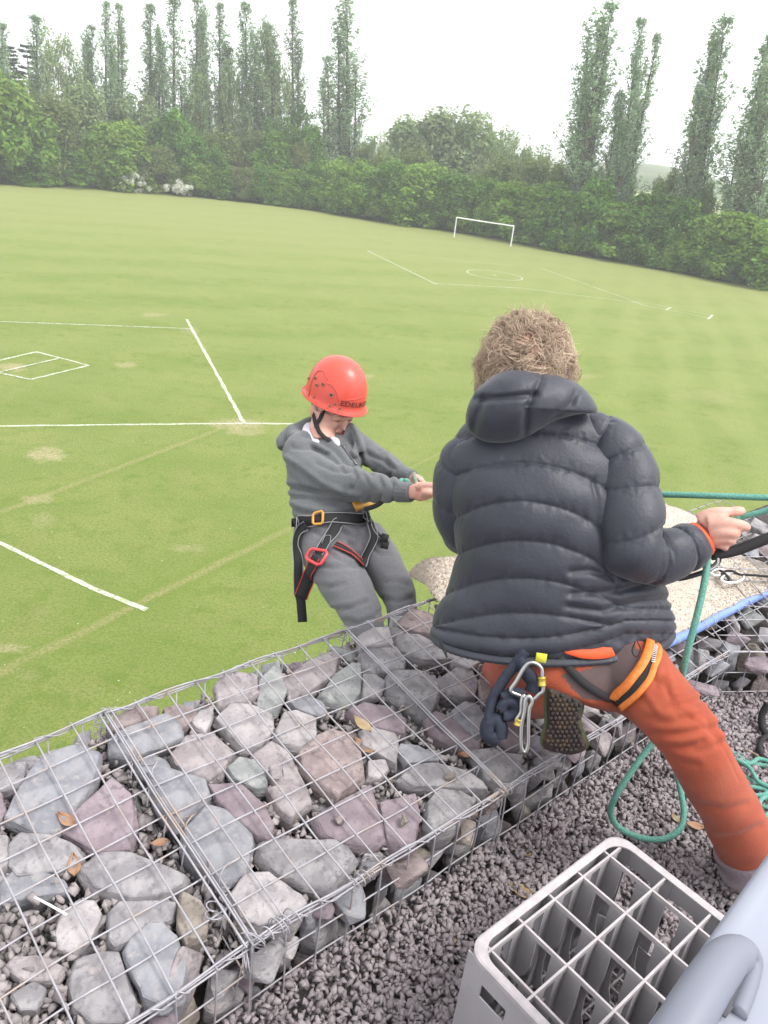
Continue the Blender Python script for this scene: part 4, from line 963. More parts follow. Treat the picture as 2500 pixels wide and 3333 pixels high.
def ball(c, rx, ry, rz, ax=None, n=20):
    ax = np.eye(3) if ax is None else ax; V = []; F = []
    for i in range(1, n):
        t = math.pi * i / n
        for j in range(2 * n):
            a = math.pi * j / n; V.append(np.asarray(c) + ax[0] * rx * math.sin(t) * math.cos(a) + ax[1] * ry * math.sin(t) * math.sin(a) + ax[2] * rz * math.cos(t))
    for i in range(n - 2):
        for j in range(2 * n): F.append((i * 2 * n + j, i * 2 * n + (j + 1) % (2 * n), (i + 1) * 2 * n + (j + 1) % (2 * n), (i + 1) * 2 * n + j))
    F += [tuple(range(2 * n))[::-1], tuple((n - 2) * 2 * n + j for j in range(2 * n))]; return np.array(V), F
M_SKIN = mat('skin', (.50, .275, .215), .5, .35, col2=(.58, .34, .27), nscale=18., col3=(.56, .24, .19), n3=35., bump=.0007, bscale=260.)
M_SKIN.node_tree.nodes['Principled BSDF'].inputs['Subsurface Weight'].default_value = .12
M_SKIN.node_tree.nodes['Principled BSDF'].inputs['Subsurface Radius'].default_value = (.012, .004, .002)
M_METAL = mat('polished_alloy', (.36, .35, .34), .28, .6, metal=1.0)
M_BLACKM = mat('black_anodised_alloy', (.02, .02, .022), .3, .6, metal=.4)
M_GOLD = mat('gold_anodised_sleeve', (.50, .38, .07), .3, .5, metal=.6)
M_ROPE = mat('green_rope', (.085, .235, .185), .75, .3, col2=(.125, .31, .25), nscale=240., detail=1., lo=.45, hi=.55, bump=.0012, bscale=420.)
M_WEB = mat('black_webbing', (.020, .019, .020), .75, .3, bump=.0006, bscale=700.)
M_NAVY = mat('navy_webbing', (.016, .020, .034), .8, .3, col2=(.028, .033, .05), nscale=90., bump=.0010, bscale=300.)
M_ORANGE = mat('orange_trim', (.62, .155, .025), .6, .3, col2=(.70, .22, .05), nscale=90.)

# ================================================================== ADULT
AD = 1.90
man = None
M_DOWN = mat('down_jacket_nylon', (.0205, .0225, .033), .48, .36, col2=(.027, .029, .041), nscale=6., bump=.0012, bscale=120., sheen=.15)
SEAMS = [(1310, 30), (1400, 60), (1502, 95), (1632, 108), (1762, 92), (1884, 75), (1998, 45), (2080, -48), (2135, -55)]
def seam_phase(Q, xc=1690.):
    k = np.clip(np.abs(Q[:, 0] - xc) / 300, 0, 1.15) ** 2.0
    Y = np.array([s[0] + s[1] * k for s in SEAMS]).T
    ph = np.zeros(len(Q))
    for i in range(len(SEAMS) - 1):
        a, b = Y[:, i], Y[:, i + 1]; f = (Q[:, 1] - a) / np.maximum(b - a, 1); m_ = (f >= 0) & (f < 1); ph[m_] = i + f[m_]
    ph[Q[:, 1] < Y[:, 0]] = .5; ph[Q[:, 1] >= Y[:, -1]] = len(SEAMS) - 1.01
    return ph
def quilt(ph, P, amp, seed=0., pk=1.):
    f = ph - np.floor(ph); s = np.abs(np.sin(math.pi * f)) ** .36
    near = np.exp(-(np.minimum(f, 1 - f) / .20) ** 2)
    w_ = np.array([noise.noise(Vector((p[0] * 62 + seed, p[1] * 62, p[2] * 7))) + .8 * noise.noise(Vector((p[0] * 120 + seed, p[1] * 120, p[2] * 14))) for p in P]); b_ = np.array([noise.noise(Vector((p[0] * 16 + seed, p[1] * 16, p[2] * 16))) for p in P])
    return amp * (s - .8) + near * w_ * amp * .27 * pk + b_ * amp * .30
sid = [[(1935, 1560), (1950, 1700), (1985, 1860), (2020, 1930)], [(1890, 1860), (1900, 2060)], [(2060, 1880), (2075, 2060)]]
def dtorso(V, s, a):
    P = V.reshape(-1, 3); Q = pix(P); o = quilt(seam_phase(Q), P, .0125)
    o += grooves(P, sid[:1], .007, 9); o += grooves(P, [[(1860, 1862), (1920, 1858), (2000, 1880)], [(1850, 1975), (1960, 1990), (2080, 1960), (2180, 1950)], [(1860, 1935), (2000, 1925), (2120, 1900)]], .010, 12)
    return o.reshape(V.shape[:2])
tor = [ringpx(1797, 2052, 1.93, 392, .125, 1, 0, 24), ringpx(1798, 2034, 1.93, 394, .132, 1, 0, 24), ringpx(1808, 1950, 1.93, 372, .135, 1, 0, 24), ringpx(1812, 1850, 1.92, 332, .135, 0, 0, 24), ringpx(1788, 1750, 1.91, 308, .135, 0, 0, 24),
       ringpx(1765, 1640, 1.90, 300, .140, 0, 0, 24), ringpx(1755, 1540, 1.89, 294, .135, -1, 0, 26), ringpx(1742, 1455, 1.885, 284, .120, 3, 0, 30), ringpx(1738, 1400, 1.88, 248, .100, 5, 0, 34), ringpx(1736, 1355, 1.87, 180, .085, 5, 0, 38), ringpx(1732, 1305, 1.86, 95, .07, 0, 0, 40)]
Vt, Ft = loft(tor, 260, 22, dtorso)
jacket = None
def armdisp(nseam, amp, seed, off=0.):
    def f(V, s, a):
        P = V.reshape(-1, 3); sh = V.shape[:2]; ph = (np.broadcast_to(s, sh) * nseam + .18 * np.sin(np.broadcast_to(a, sh) + seed) + off).ravel()
        return quilt(ph, P, amp, seed).reshape(sh)
    return f
armR = limb([(1860, 1405, 1.89, 50), (1905, 1415, 1.885, 76), (1955, 1436, 1.88, 92), (1998, 1478, 1.87, 104), (2024, 1545, 1.86, 110), (2040, 1620, 1.84, 112), (2050, 1710, 1.82, 112), (2065, 1790, 1.81, 104), (2125, 1815, 1.82, 92), (2190, 1800, 1.83, 84), (2240, 1780, 1.84, 78), (2272, 1765, 1.85, 64)], 120, 20, .9, armdisp(7.0, .0105, 3.))
armL = limb([(1590, 1440, 1.90, 50), (1545, 1462, 1.90, 66), (1508, 1500, 1.90, 76), (1488, 1565, 1.91, 78), (1482, 1650, 1.93, 74), (1505, 1730, 1.97, 70), (1530, 1745, 2.06, 62), (1540, 1715, 2.18, 55), (1530, 1680, 2.30, 45)], 90, 16, .95, armdisp(6.5, .0085, 9.))
zS = lambda L_: [(1300 + x * .7233, 950 + y * .7233) for x, y in L_]
hood_out = zS([(345, 445), (400, 395), (450, 365), (540, 350), (660, 368), (780, 400), (850, 455), (890, 520), (880, 548), (800, 552), (700, 580), (640, 615), (560, 660), (470, 680), (380, 672), (315, 630), (298, 575), (310, 510)])
hs1 = [zS([(640, 375), (612, 450), (578, 520), (568, 640)]), zS([(345, 482), (450, 478), (608, 462)]), zS([(812, 425), (770, 500), (700, 572)]), zS([(380, 480), (345, 560), (330, 640)])]
def dhood(V):
    Q = pix(V); o = grooves(V, hs1, .013, 11); P = V
    w_ = np.array([noise.noise(Vector((p[0] * 60, p[1] * 60, p[2] * 14))) for p in P]); d_ = np.min([seg_dist(Q, L_) for L_ in hs1], 0)
    return o + w_ * .0045 * np.exp(-(d_ / 30) ** 2) + np.array([noise.noise(Vector(p * 17)) for p in P]) * .006
hoodV, hoodF = pillow(hood_out, 1.80, .085, .10, 34, 150, dhood, tilt=(0, .018), pw=.46)
coll = limb([(1640, 1345, 1.88, 62), (1650, 1300, 1.86, 58), (1700, 1262, 1.84, 55), (1770, 1262, 1.84, 55), (1830, 1295, 1.86, 58), (1850, 1345, 1.88, 62)], 50, 10, .8, armdisp(6, .006, 1.))
# trousers
M_TROU = mat('rust_orange_cotton', (.29, .060, .030), .85, .15, col2=(.34, .080, .040), nscale=5., bump=.0012, bscale=230., col3=(.25, .056, .031), n3=9., sheen=.1)
M_PANEL = mat('brown_grey_panel', (.085, .058, .058), .85, .2, col2=(.105, .075, .072), nscale=9., bump=.001, bscale=260.)
zT = lambda L_: [(2000 + x * .3014, 2000 + y * .3014) for x, y in L_]
legfolds = [(zT([(400, 1290), (560, 1310), (760, 1290), (1000, 1240), (1130, 1215)]), .8), (zT([(520, 1430), (700, 1455), (860, 1420), (950, 1380)]), 1.1), (zT([(640, 1010), (740, 985), (860, 960), (960, 900)]), .9), (zT([(700, 1100), (860, 1120), (960, 1060)]), .7),
            (zT([(540, 500), (520, 640), (440, 760)]), .8), (zT([(440, 700), (560, 740), (600, 900)]), .7), (zT([(330, 1110), (560, 1180), (820, 1150)]), .6), (zT([(1000, 1150), (1090, 1290), (1130, 1400)]), .8), (zT([(880, 1480), (1050, 1450), (1200, 1380)]), .5),
            (zT([(540, 1500), (700, 1600), (900, 1640)]), .6), ([(2280, 2620), (2350, 2640), (2430, 2620)], .5), ([(2330, 2735), (2400, 2725), (2470, 2690)], .6), ([(2010, 2245), (2080, 2260), (2130, 2330)], .6), (zT([(450, 300), (470, 450), (430, 600)]), .8), (zT([(500, 420), (480, 560), (430, 700)]), .6)]
def dtrou(co, no):
    o = grooves(co, legfolds, .0055, 12); Q = pix(co)
    sh = [(L_, k) for L_, k in [([(x + 6, y - 26) for x, y in L_], k) for L_, k in legfolds]]
    o -= grooves(co, sh, .005, 14)
    o += grooves(co, [zT([(540, 760), (700, 1020), (870, 1150), (1010, 1250), (1150, 1360), (1260, 1600), (1350, 1800)])], .0022, 3.5)
    o += np.array([noise.noise(Vector((p[0] * 9, p[1] * 9, p[2] * 16))) for p in co]) * .0035
    return o
trou = remeshed('trousers', [loft([ringpx(1830, 1960, 1.94, 215, .12, 0, 0, 24), ringpx(1845, 2060, 1.94, 235, .135, 0, 0, 24), ringpx(1858, 2140, 1.94, 236, .140, -3, 0, 20), ringpx(1885, 2210, 1.93, 190, .125, -10, 0, 15), ringpx(1910, 2262, 1.93, 120, .085, -15, 0, 10)], 60, 6),
    limb([(1960, 2150, 1.93, 140), (2060, 2200, 1.88, 128), (2140, 2275, 1.81, 114), (2215, 2365, 1.75, 103), (2265, 2440, 1.74, 100), (2320, 2540, 1.80, 97), (2375, 2640, 1.87, 97), (2418, 2730, 1.93, 98), (2436, 2768, 1.95, 98)], 60, 8),
    limb([(1760, 2120, 1.96, 110), (1690, 2170, 2.12, 96), (1640, 2210, 2.30, 82)], 40, 6), limb([(1640, 2230, 2.30, 74), (1730, 2262, 2.12, 74), (1800, 2272, 1.97, 66), (1828, 2290, 1.88, 52)], 40, 6)], .0055, M_TROU, None, 5, dtrou)
zP = lambda L_: [(1350 + x * .6932, 2000 + y * .6932) for x, y in L_]
paint(trou, zP([(690, 285), (800, 262), (880, 232), (960, 170), (1010, 120), (1062, 180), (1060, 235), (1000, 320), (940, 380), (860, 405), (800, 400), (740, 350)]), M_PANEL)
cuff = limb([(2424, 2742, 1.94, 100), (2430, 2752, 1.945, 108), (2446, 2785, 1.955, 109), (2458, 2812, 1.96, 106), (2454, 2802, 1.96, 92)], 60, 8, 1.0, lambda V, s, a: (.002 * np.sin(a * 5 + 9 * s) + 0 * s))
M_CUFF = mat('grey_lining_cuff', (.215, .175, .195), .9, .2, col2=(.27, .23, .25), nscale=120., bump=.001, bscale=300.)
# body under the clothes: one skin
hc = at(1712, 1200, 1.885)
hz = unit(np.array([-.06, .42, 1.0])); hx = unit(np.cross((0, 1, 0), hz) * 1.0); hy = unit(np.cross(hz, hx))
def bp(*p): return limb(*p)
hand = [limb([(2225, 1775, 1.86, 34), (2262, 1752, 1.86, 36), (2290, 1735, 1.855, 43), (2318, 1722, 1.85, 52), (2345, 1722, 1.85, 50), (2362, 1726, 1.85, 36)], 28, 5, .58),
        limb([(2285, 1700, 1.85, 34), (2310, 1680, 1.84, 27), (2342, 1668, 1.83, 19), (2376, 1666, 1.83, 16), (2403, 1664, 1.83, 17), (2421, 1662, 1.835, 12)], 18, 5),
        limb([(2305, 1706, 1.83, 30), (2352, 1702, 1.815, 23), (2394, 1706, 1.81, 19), (2420, 1712, 1.815, 17), (2428, 1716, 1.84, 15), (2408, 1714, 1.87, 13), (2385, 1704, 1.885, 11)], 18, 5),
        limb([(2312, 1730, 1.83, 27), (2352, 1730, 1.815, 21), (2386, 1735, 1.81, 17), (2396, 1739, 1.83, 15), (2384, 1738, 1.87, 13)], 18, 5),
        limb([(2312, 1752, 1.84, 24), (2350, 1752, 1.825, 19), (2374, 1757, 1.82, 15), (2382, 1762, 1.84, 14), (2370, 1758, 1.87, 12)], 18, 5),
        limb([(2312, 1764, 1.85, 18), (2340, 1770, 1.84, 15), (2358, 1779, 1.835, 13), (2360, 1784, 1.86, 12)], 18, 5)]
lh = [limb([(1535, 1700, 2.22, 30), (1525, 1678, 2.32, 30), (1515, 1665, 2.40, 36), (1508, 1655, 2.46, 32)], 20, 4, .6)] + [limb([(1500 + 14 * k, 1650 + 6 * k, 2.45, 13), (1496 + 14 * k, 1638 + 7 * k, 2.51, 12), (1500 + 14 * k, 1652 + 7 * k, 2.55, 10)], 12, 4) for k in range(4)]
face_ = [ball(hc, .076, .096, .108, (hx, hy, hz)), ball(hc + hy * .045 - hz * .055, .055, .055, .06, (hx, hy, hz)), ball(hc + hy * .098 - hz * .03, .013, .02, .02, (hx, hy, hz), 10), ball(hc + hx * .078 - hz * .012, .010, .018, .030, (hx, hy, hz), 10), ball(hc - hx * .078 - hz * .012, .010, .018, .030, (hx, hy, hz), 10),
         ball(hc + hy * .088 - hz * .062, .022, .012, .008, (hx, hy, hz), 10), ball(hc + hy * .088 + hz * .005, .045, .012, .010, (hx, hy, hz), 10),
         limb([(1712, 1215, 1.89, 85), (1725, 1300, 1.895, 76), (1735, 1400, 1.90, 100)], 30, 5)]
core = [loft([ringpx(1740, 1370, 1.90, 120, .06, 0, 0, 24), ringpx(1745, 1450, 1.90, 215, .08, 0, 0, 24), ringpx(1760, 1600, 1.91, 225, .10, 0, 0, 24), ringpx(1790, 1800, 1.93, 200, .10, 0, 0, 24), ringpx(1840, 2050, 1.94, 180, .10, 0, 0, 24), ringpx(1870, 2180, 1.94, 150, .09, 0, 0, 10)], 40, 5),
        limb([(1960, 1450, 1.88, 62), (2040, 1620, 1.85, 58), (2065, 1775, 1.82, 50), (2140, 1800, 1.83, 42), (2250, 1762, 1.86, 34)], 24, 5), limb([(1520, 1470, 1.91, 50), (1485, 1650, 1.94, 46), (1510, 1735, 2.0, 40), (1535, 1720, 2.15, 34), (1532, 1692, 2.26, 30)], 24, 5),
        limb([(1960, 2150, 1.93, 90), (2100, 2250, 1.85, 85), (2220, 2370, 1.76, 70), (2330, 2550, 1.82, 58), (2440, 2780, 1.955, 45), (2462, 2830, 1.975, 42)], 24, 5), limb([(1760, 2130, 1.96, 80), (1650, 2215, 2.28, 60), (1730, 2262, 2.12, 50), (1828, 2290, 1.88, 40)], 24, 5)]
man = remeshed('person', face_ + hand + lh + core, .0042, M_SKIN, None, 3)
tag(man, 'person in dark puffer jacket and rust orange trousers sitting on the wall with back turned', 'person')
P_ = {}
jacket = make('jacket', Vt, Ft, M_DOWN, man, True)
for nm, g in (('sleeve', armR), ('sleeve', armL), ('hood', (hoodV, hoodF)), ('collar', coll)): make(nm, g[0], g[1], M_DOWN, jacket, True)
trou.parent = man; make('trouser_cuff', cuff[0], cuff[1], M_CUFF, trou, True)
# hem binding with its elastic cord, toggle cord
hem = loft([ringpx(1797, 2048, 1.93, 392, .128, 1, 0, 24), ringpx(1797, 2060, 1.93, 398, .134, 1, 0, 24), ringpx(1796, 2072, 1.93, 392, .128, 1, 0, 24)], 200, 6, lambda V, s, a: .0012 * np.sin(a * 90) + 0 * s)
make('hem', hem[0], hem[1], M_DOWN, jacket, True)
for L_ in ([(1430, 2085), (1440, 2110), (1455, 2140), (1450, 2120), (1436, 2092)], [(2068, 2088), (2058, 2120), (2072, 2138), (2085, 2115), (2075, 2088)]):
    make('toggle_cord', *tube_geo(spline([at(x, y, 1.76) for x, y in L_], 5), .0016, 5), M_WEB, jacket, True)
# orange cuff of the mid layer at the wrist, and its tail below the hem
oc = limb([(2262, 1766, 1.85, 60), (2276, 1758, 1.85, 62), (2286, 1752, 1.85, 60), (2291, 1749, 1.85, 54)], 60, 6)
M_FLEECE = mat('bright_orange_cloth', (.62, .085, .025), .6, .3); make('orange_cuff', oc[0], oc[1], M_FLEECE, man, True)
tb = bvh(trou)
P, Nn = drape(tb, zP([(700, 176), (780, 186), (850, 186), (925, 172)]), .012, 6); make('orange_shirt_tail', *strap_geo(P, Nn, np.interp(np.linspace(0, 1, len(P)), [0, .3, .9, 1], [.006, .020, .028, .026]), .003), M_FLEECE, man, True)
# hair: brown curls round a bald crown
M_HAIR = mat('curly_fair_hair', (.33, .235, .165), .5, .45, col2=(.50, .385, .28), nscale=14., island=.35)
M_HAIRB = mat('hair_under', (.16, .105, .070), .9, .1, col2=(.21, .145, .10), nscale=40., bump=.004, bscale=90.)
crown_dir = unit((at(1722, 1095, 1.80) - hc))
bv, bf = ball(hc, .079, .096, .107, (hx, hy, hz), 30); keep = []
for i, p in enumerate(bv):
    q = unit(p - hc); bald = q @ crown_dir > .875; face_side = (q @ hy > .55 and q @ hz < .62) or q @ hz < -.72
    if bald or face_side: bv[i] = hc + (p - hc) * .90
    else: bv[i] = p + q * (.006 + .008 * noise.noise(Vector(p * 25)))
hair = make('hair', bv, bf, M_HAIRB, man, True)
rh = np.random.default_rng(21); b = MB(); ng = 0
def skull(q, lift): return hc + (hx * (q @ hx) * .077 + hy * (q @ hy) * .095 + hz * (q @ hz) * .106) + q * lift
while ng < 700:
    z_ = rh.uniform(-.75, 1); a = rh.uniform(0, 6.283); s_ = math.sqrt(1 - z_ * z_); q = hx * s_ * math.cos(a) + hy * s_ * math.sin(a) + hz * z_
    if (q @ hy > .62 and q @ hz < .60) or q @ hz < -.74: continue
    cd_ = q @ crown_dir; thin = cd_ > .86
    if thin and rh.random() < .45: continue
    ng += 1; fall = unit(np.cross(q, np.cross(q, -crown_dir)) * -1); fall = unit(-crown_dir + q * (crown_dir @ q)); side = np.cross(q, fall) * rh.choice([-1, 1])
    flow = unit(fall * rh.uniform(.3, 1) + side * rh.uniform(.2, 1.1)); L_ = rh.uniform(.045, .085) * (.55 if thin else 1); lift = rh.uniform(.005, .028) * (.4 if thin else 1) * (1 + (.35 * max(0., abs(q @ hx) - .25) if q @ hz < .45 else 0))
    bend = rh.uniform(-2.6, 2.6); cr_ = rh.uniform(.004, .011); f0 = rh.uniform(3, 7); ph = rh.uniform(0, 6.28); perp = np.cross(q, flow)
    for k in range(22):
        o_ = rh.normal(size=3) * .0036; L2 = L_ * rh.uniform(.8, 1.15); P = []
        for t in np.linspace(0, 1, 9):
            w1 = flow * math.sin(bend * t + 1e-6) / (bend + 1e-6) if abs(bend) > .05 else flow * t; w2 = perp * (1 - math.cos(bend * t)) / (bend + 1e-6)
            qq = unit(q + (w1 + w2) * L2 / .098 + o_ * 6); h_ = .004 + lift * math.sin(min(1.0, t * 1.25) * 2.1) + cr_ * math.sin(ph + f0 * t)
            P.append(skull(qq, h_) + perp * cr_ * math.cos(ph + f0 * t) + o_ * (1 + t) + np.array([0, 0, -1]) * .012 * t * t)
        b.tube(P, np.linspace(.00075, .0004, 9), 3, cap=False)
for k in range(600):             # flyaway wisps
    z_ = rh.uniform(-.5, 1); a = rh.uniform(0, 6.283); s_ = math.sqrt(1 - z_ * z_); q = hx * s_ * math.cos(a) + hy * s_ * math.sin(a) + hz * z_
    if q @ hy > .75: continue
    d_ = unit(q * .6 + rh.normal(size=3) * .8); P = [skull(q, .012)]; cv = rh.normal(size=3) * .28
    for t in range(9): d_ = unit(d_ + cv + rh.normal(size=3) * .10); P.append(P[-1] + d_ * .0060)
    b.tube(P, np.linspace(.0007, .0003, 10), 3, cap=False)
strands = b.out('curls', M_HAIR, hair, True)
# harness of the adult
har = empty('h', (0, 0, 0)); bpy.data.objects.remove(har)
P, Nn = drape(tb, zP([(672, 196), (720, 250), (790, 320), (880, 380), (915, 395)]), .006, 8); hA = make('harness', *strap_geo(P, Nn, .019, .004), M_WEB, man, True)
for L_, w_, m_, nm, of in ((([(2108, 2040), (2112, 2085), (2108, 2130), (2090, 2175), (2045, 2235), (1995, 2272)]), .021, M_ORANGE, 'leg_loop_edge', .009), ([(2120, 2040), (2126, 2090), (2121, 2130), (2110, 2178), (2068, 2242), (2010, 2288)], .030, M_WEB, 'leg_loop', .007),
                       ([(2128, 2050), (2139, 2100), (2138, 2150), (2122, 2200), (2085, 2262), (2030, 2300)], .014, M_ORANGE, 'leg_loop_edge', .010)):
    P, Nn = drape(tb, L_, of, 8, smooth=10); make(nm, *strap_geo(P, Nn, w_, .008), m_, hA, True)
# worn white print on the leg loop
P, Nn = drape(tb, [(2126, 2112), (2127, 2135), (2122, 2168)], .012, 6)
b = MB(); 
for i in range(0, len(P) - 1):
    t_ = unit(P[min(i + 1, len(P) - 1)] - P[i]); s_ = unit(np.cross(t_, Nn[i])); c_ = P[i] + Nn[i] * .001
    b.box(c_ - s_ * .004, s_ * .009, t_ * .0022, Nn[i] * .0005)
b.out('white_print', mat('white_print', (.55, .55, .55), .6, .2), hA)
# navy sling and karabiners hanging at the back
zK = lambda L_: [(1500 + x * .3617, 2000 + y * .3617) for x, y in L_]
def hang(name, L_, d, r_, m_, parent=None, closed=False, k=8, flat=None, n=8):
    pts = [at(p[0], p[1], (p[2] if len(p) > 2 else d)) for p in L_]; P = spline(pts, n, closed); V, F = tube_geo(P, r_, k, True, closed, flat); return make(name, V, F, m_, parent, True)
sl1 = hang('webbing_sling', zK([(580, 330), (500, 440), (400, 570), (310, 720), (270, 850), (260, 960), (290, 1060), (340, 1120)]), 1.76, .0165, M_NAVY, None, k=12, flat=.6)
tag(sl1, 'dark navy webbing sling hanging knotted below the jacket hem', 'sling')
for L_ in ([(340, 1140), (240, 1080), (250, 980), (320, 940), (365, 1020), (360, 1110)], [(360, 860), (400, 800), (470, 800), (500, 860), (440, 900), (380, 900)], [(380, 760), (450, 720), (520, 720), (540, 780), (500, 830)], [(500, 400), (560, 480), (620, 560), (660, 620), (640, 700)]):
    hang('sling_loop', zK(L_), 1.755, .017, M_NAVY, sl1, k=12, flat=.7)
def karabiner(L_, d, label, m_=M_METAL, r_=.0052, sleeve=None, sm=M_GOLD, gate=None, n=6):
    k = hang('karabiner', L_, d, r_, m_, None, True, 10, n=n); tag(k, label, 'karabiner')
    if gate: hang('gate', gate, d, r_ * .8, m_, k)
    if sleeve:
        (a, b_) = sleeve; A_, B_ = at(*a, d), at(*b_, d)
        make('screw_sleeve', *tube_geo([A_ + (B_ - A_) * t for t in (0, .12, .2, .5, .8, .88, 1)], [r_ * 1.5, r_ * 1.9, r_ * 1.6, r_ * 1.75, r_ * 1.6, r_ * 1.9, r_ * 1.5], 12), sm, k, True)
    return k
karabiner(zK([(450, 690), (500, 600), (570, 480), (620, 436), (680, 445), (725, 490), (732, 560), (740, 680), (700, 720), (640, 765), (620, 700), (560, 660)])[:9] + zK([(640, 768), (560, 740)]), 1.74, 'silver karabiner with a yellow screw gate just below the hem', sleeve=(zK([(727, 560)])[0], zK([(731, 645)])[0]))
karabiner(zK([(565, 730), (590, 800), (575, 900), (545, 980), (510, 985), (500, 950), (540, 880), (545, 790)]), 1.735, 'short silver karabiner with a gold sleeve at its lower left', sleeve=(zK([(522, 940)])[0], zK([(508, 1000)])[0]), r_=.005)
karabiner(zK([(610, 735), (640, 790), (615, 860), (607, 1000), (605, 1160), (585, 1235), (555, 1225), (540, 1150), (545, 1000), (570, 880), (580, 780)]), 1.73, 'long silver karabiner hanging lowest over the stones', r_=.0050)
yt = make('yellow_tab', *strap_geo(np.array([at(*p, 1.745) for p in zK([(730, 350), (725, 380), (718, 430)])]), [-FWD] * 3, .024, .004), mat('yellow_webbing', (.55, .50, .05), .7, .2), hA, True)
# boots
M_SOLE = mat('rubber_sole', (.040, .032, .030), .85, .2, col2=(.085, .055, .035), nscale=30., lo=.5, hi=.7)
M_BOOT = mat('green_boot_upper', (.075, .095, .045), .8, .2, col2=(.10, .12, .06), nscale=40., bump=.001, bscale=200.)
sole_out = zK([(790, 660), (880, 690), (1000, 740), (1085, 790), (1080, 880), (1060, 960), (1085, 1060), (1130, 1160), (1110, 1225), (1000, 1262), (880, 1245), (770, 1215), (735, 1150), (760, 1050), (775, 950), (770, 850), (775, 740)])
soleV = pillow(sole_out, 1.80, .016, .02, 10, 80, tilt=(0, .005), pw=.25); boot = make('boot', *pillow([(x - 9 + 18 * (x > 1850), y - 4) for x, y in sole_out], 1.86, .055, .07, 14, 80, pw=.4), M_BOOT, man, True)
sole = make('sole', *soleV, M_SOLE, boot, True); sb = bvh(sole); b = MB()
for i in range(9):
    for j in range(14):
        x = 1776 + i * 15 + (7 if j % 2 else 0) + random.uniform(-1.5, 1.5); y = 2250 + j * 14.5 + random.uniform(-1.5, 1.5)
        if not inside(np.array([[x, y]]), [(1850 + (q[0] - 1850) * .90, 2345 + (q[1] - 2345) * .93) for q in sole_out])[0]: continue
        h = hit(sb, x, y)
        if h is None: continue
        b.tube([h[0] - h[1] * .002, h[0] + h[1] * .004, h[0] + h[1] * .0055], [.0048, .0045, .0030], 8)
st_ = b.out('tread_studs', M_SOLE, boot, True)
rb = limb([(2462, 2800, 1.97, 52), (2475, 2850, 1.985, 58), (2500, 2885, 1.99, 55), (2550, 2905, 1.95, 52), (2610, 2915, 1.90, 42), (2640, 2915, 1.88, 26)], 30, 6, .9); b2 = make('boot', rb[0], rb[1], M_BOOT, man, True)
# ================================================================== BOY
zB = lambda x, y: (850 + .4522 * x, 1100 + .4522 * y)
def BL(pts): return [(*zB(p[0], p[1]), p[2], p[3] * .4522) for p in pts]
def BP(pts): return [zB(*p) for p in pts]
def BR(x, y, d, hw, hd, ang=0, yaw=0, nod=20): X_, Y_ = zB(x, y); return ringpx(X_, Y_, d, hw * .4522, hd, ang, yaw, nod)
Uh = unit(math.cos(rad(25)) * (math.sin(rad(16)) * RGT + math.cos(rad(16)) * UPV) - math.sin(rad(25)) * FWD)
E1 = unit(RGT - (RGT @ Uh) * Uh); E2 = np.cross(Uh, E1); E2 = E2 if E2 @ FWD > 0 else -E2
Fh = unit(E1 * math.cos(rad(50)) - E2 * math.sin(rad(50))); Sh = unit(np.cross(Uh, Fh))      # face forward, head side
brim = at(*zB(536, 432), 3.0); hcb = brim - Uh * .034 - Fh * .006
ax = (Sh, Fh, Uh)
def hp_(f, s, u): return hcb + Fh * f + Sh * s + Uh * u
headp = [ball(hp_(0, 0, 0), .070, .088, .095, ax, 24), ball(hp_(.022, 0, -.066), .051, .056, .054, ax, 20), ball(hp_(.060, 0, -.100), .024, .020, .018, ax, 14), ball(hp_(.084, 0, -.012), .040, .014, .012, ax, 14),
         ball(hp_(.092, 0, -.038), .0095, .016, .022, ax, 14), ball(hp_(.103, 0, -.050), .0115, .011, .009, ax, 14), ball(hp_(.062, .030, -.045), .024, .022, .022, ax, 14), ball(hp_(.062, -.030, -.045), .024, .022, .022, ax, 14),
         ball(hp_(.074, .031, -.020), .014, .010, .010, ax, 12), ball(hp_(.074, -.031, -.020), .014, .010, .010, ax, 12), ball(hp_(.078, 0, -.070), .022, .012, .011, ax, 12),
         ball(hp_(-.012, .077, -.022), .010, .018, .028, ax, 14), ball(hp_(-.012, -.077, -.022), .010, .018, .028, ax, 14), ball(hp_(-.014, .078, -.014), .006, .014, .017, ax, 12), ball(hp_(-.014, -.078, -.014), .006, .014, .017, ax, 12)]
neck = [limb([(*pix(hp_(-.018, 0, -.050)), 2.99, 44), (*zB(440, 650), 2.985, 42), (*zB(445, 760), 2.96, 46)], 26, 5)]
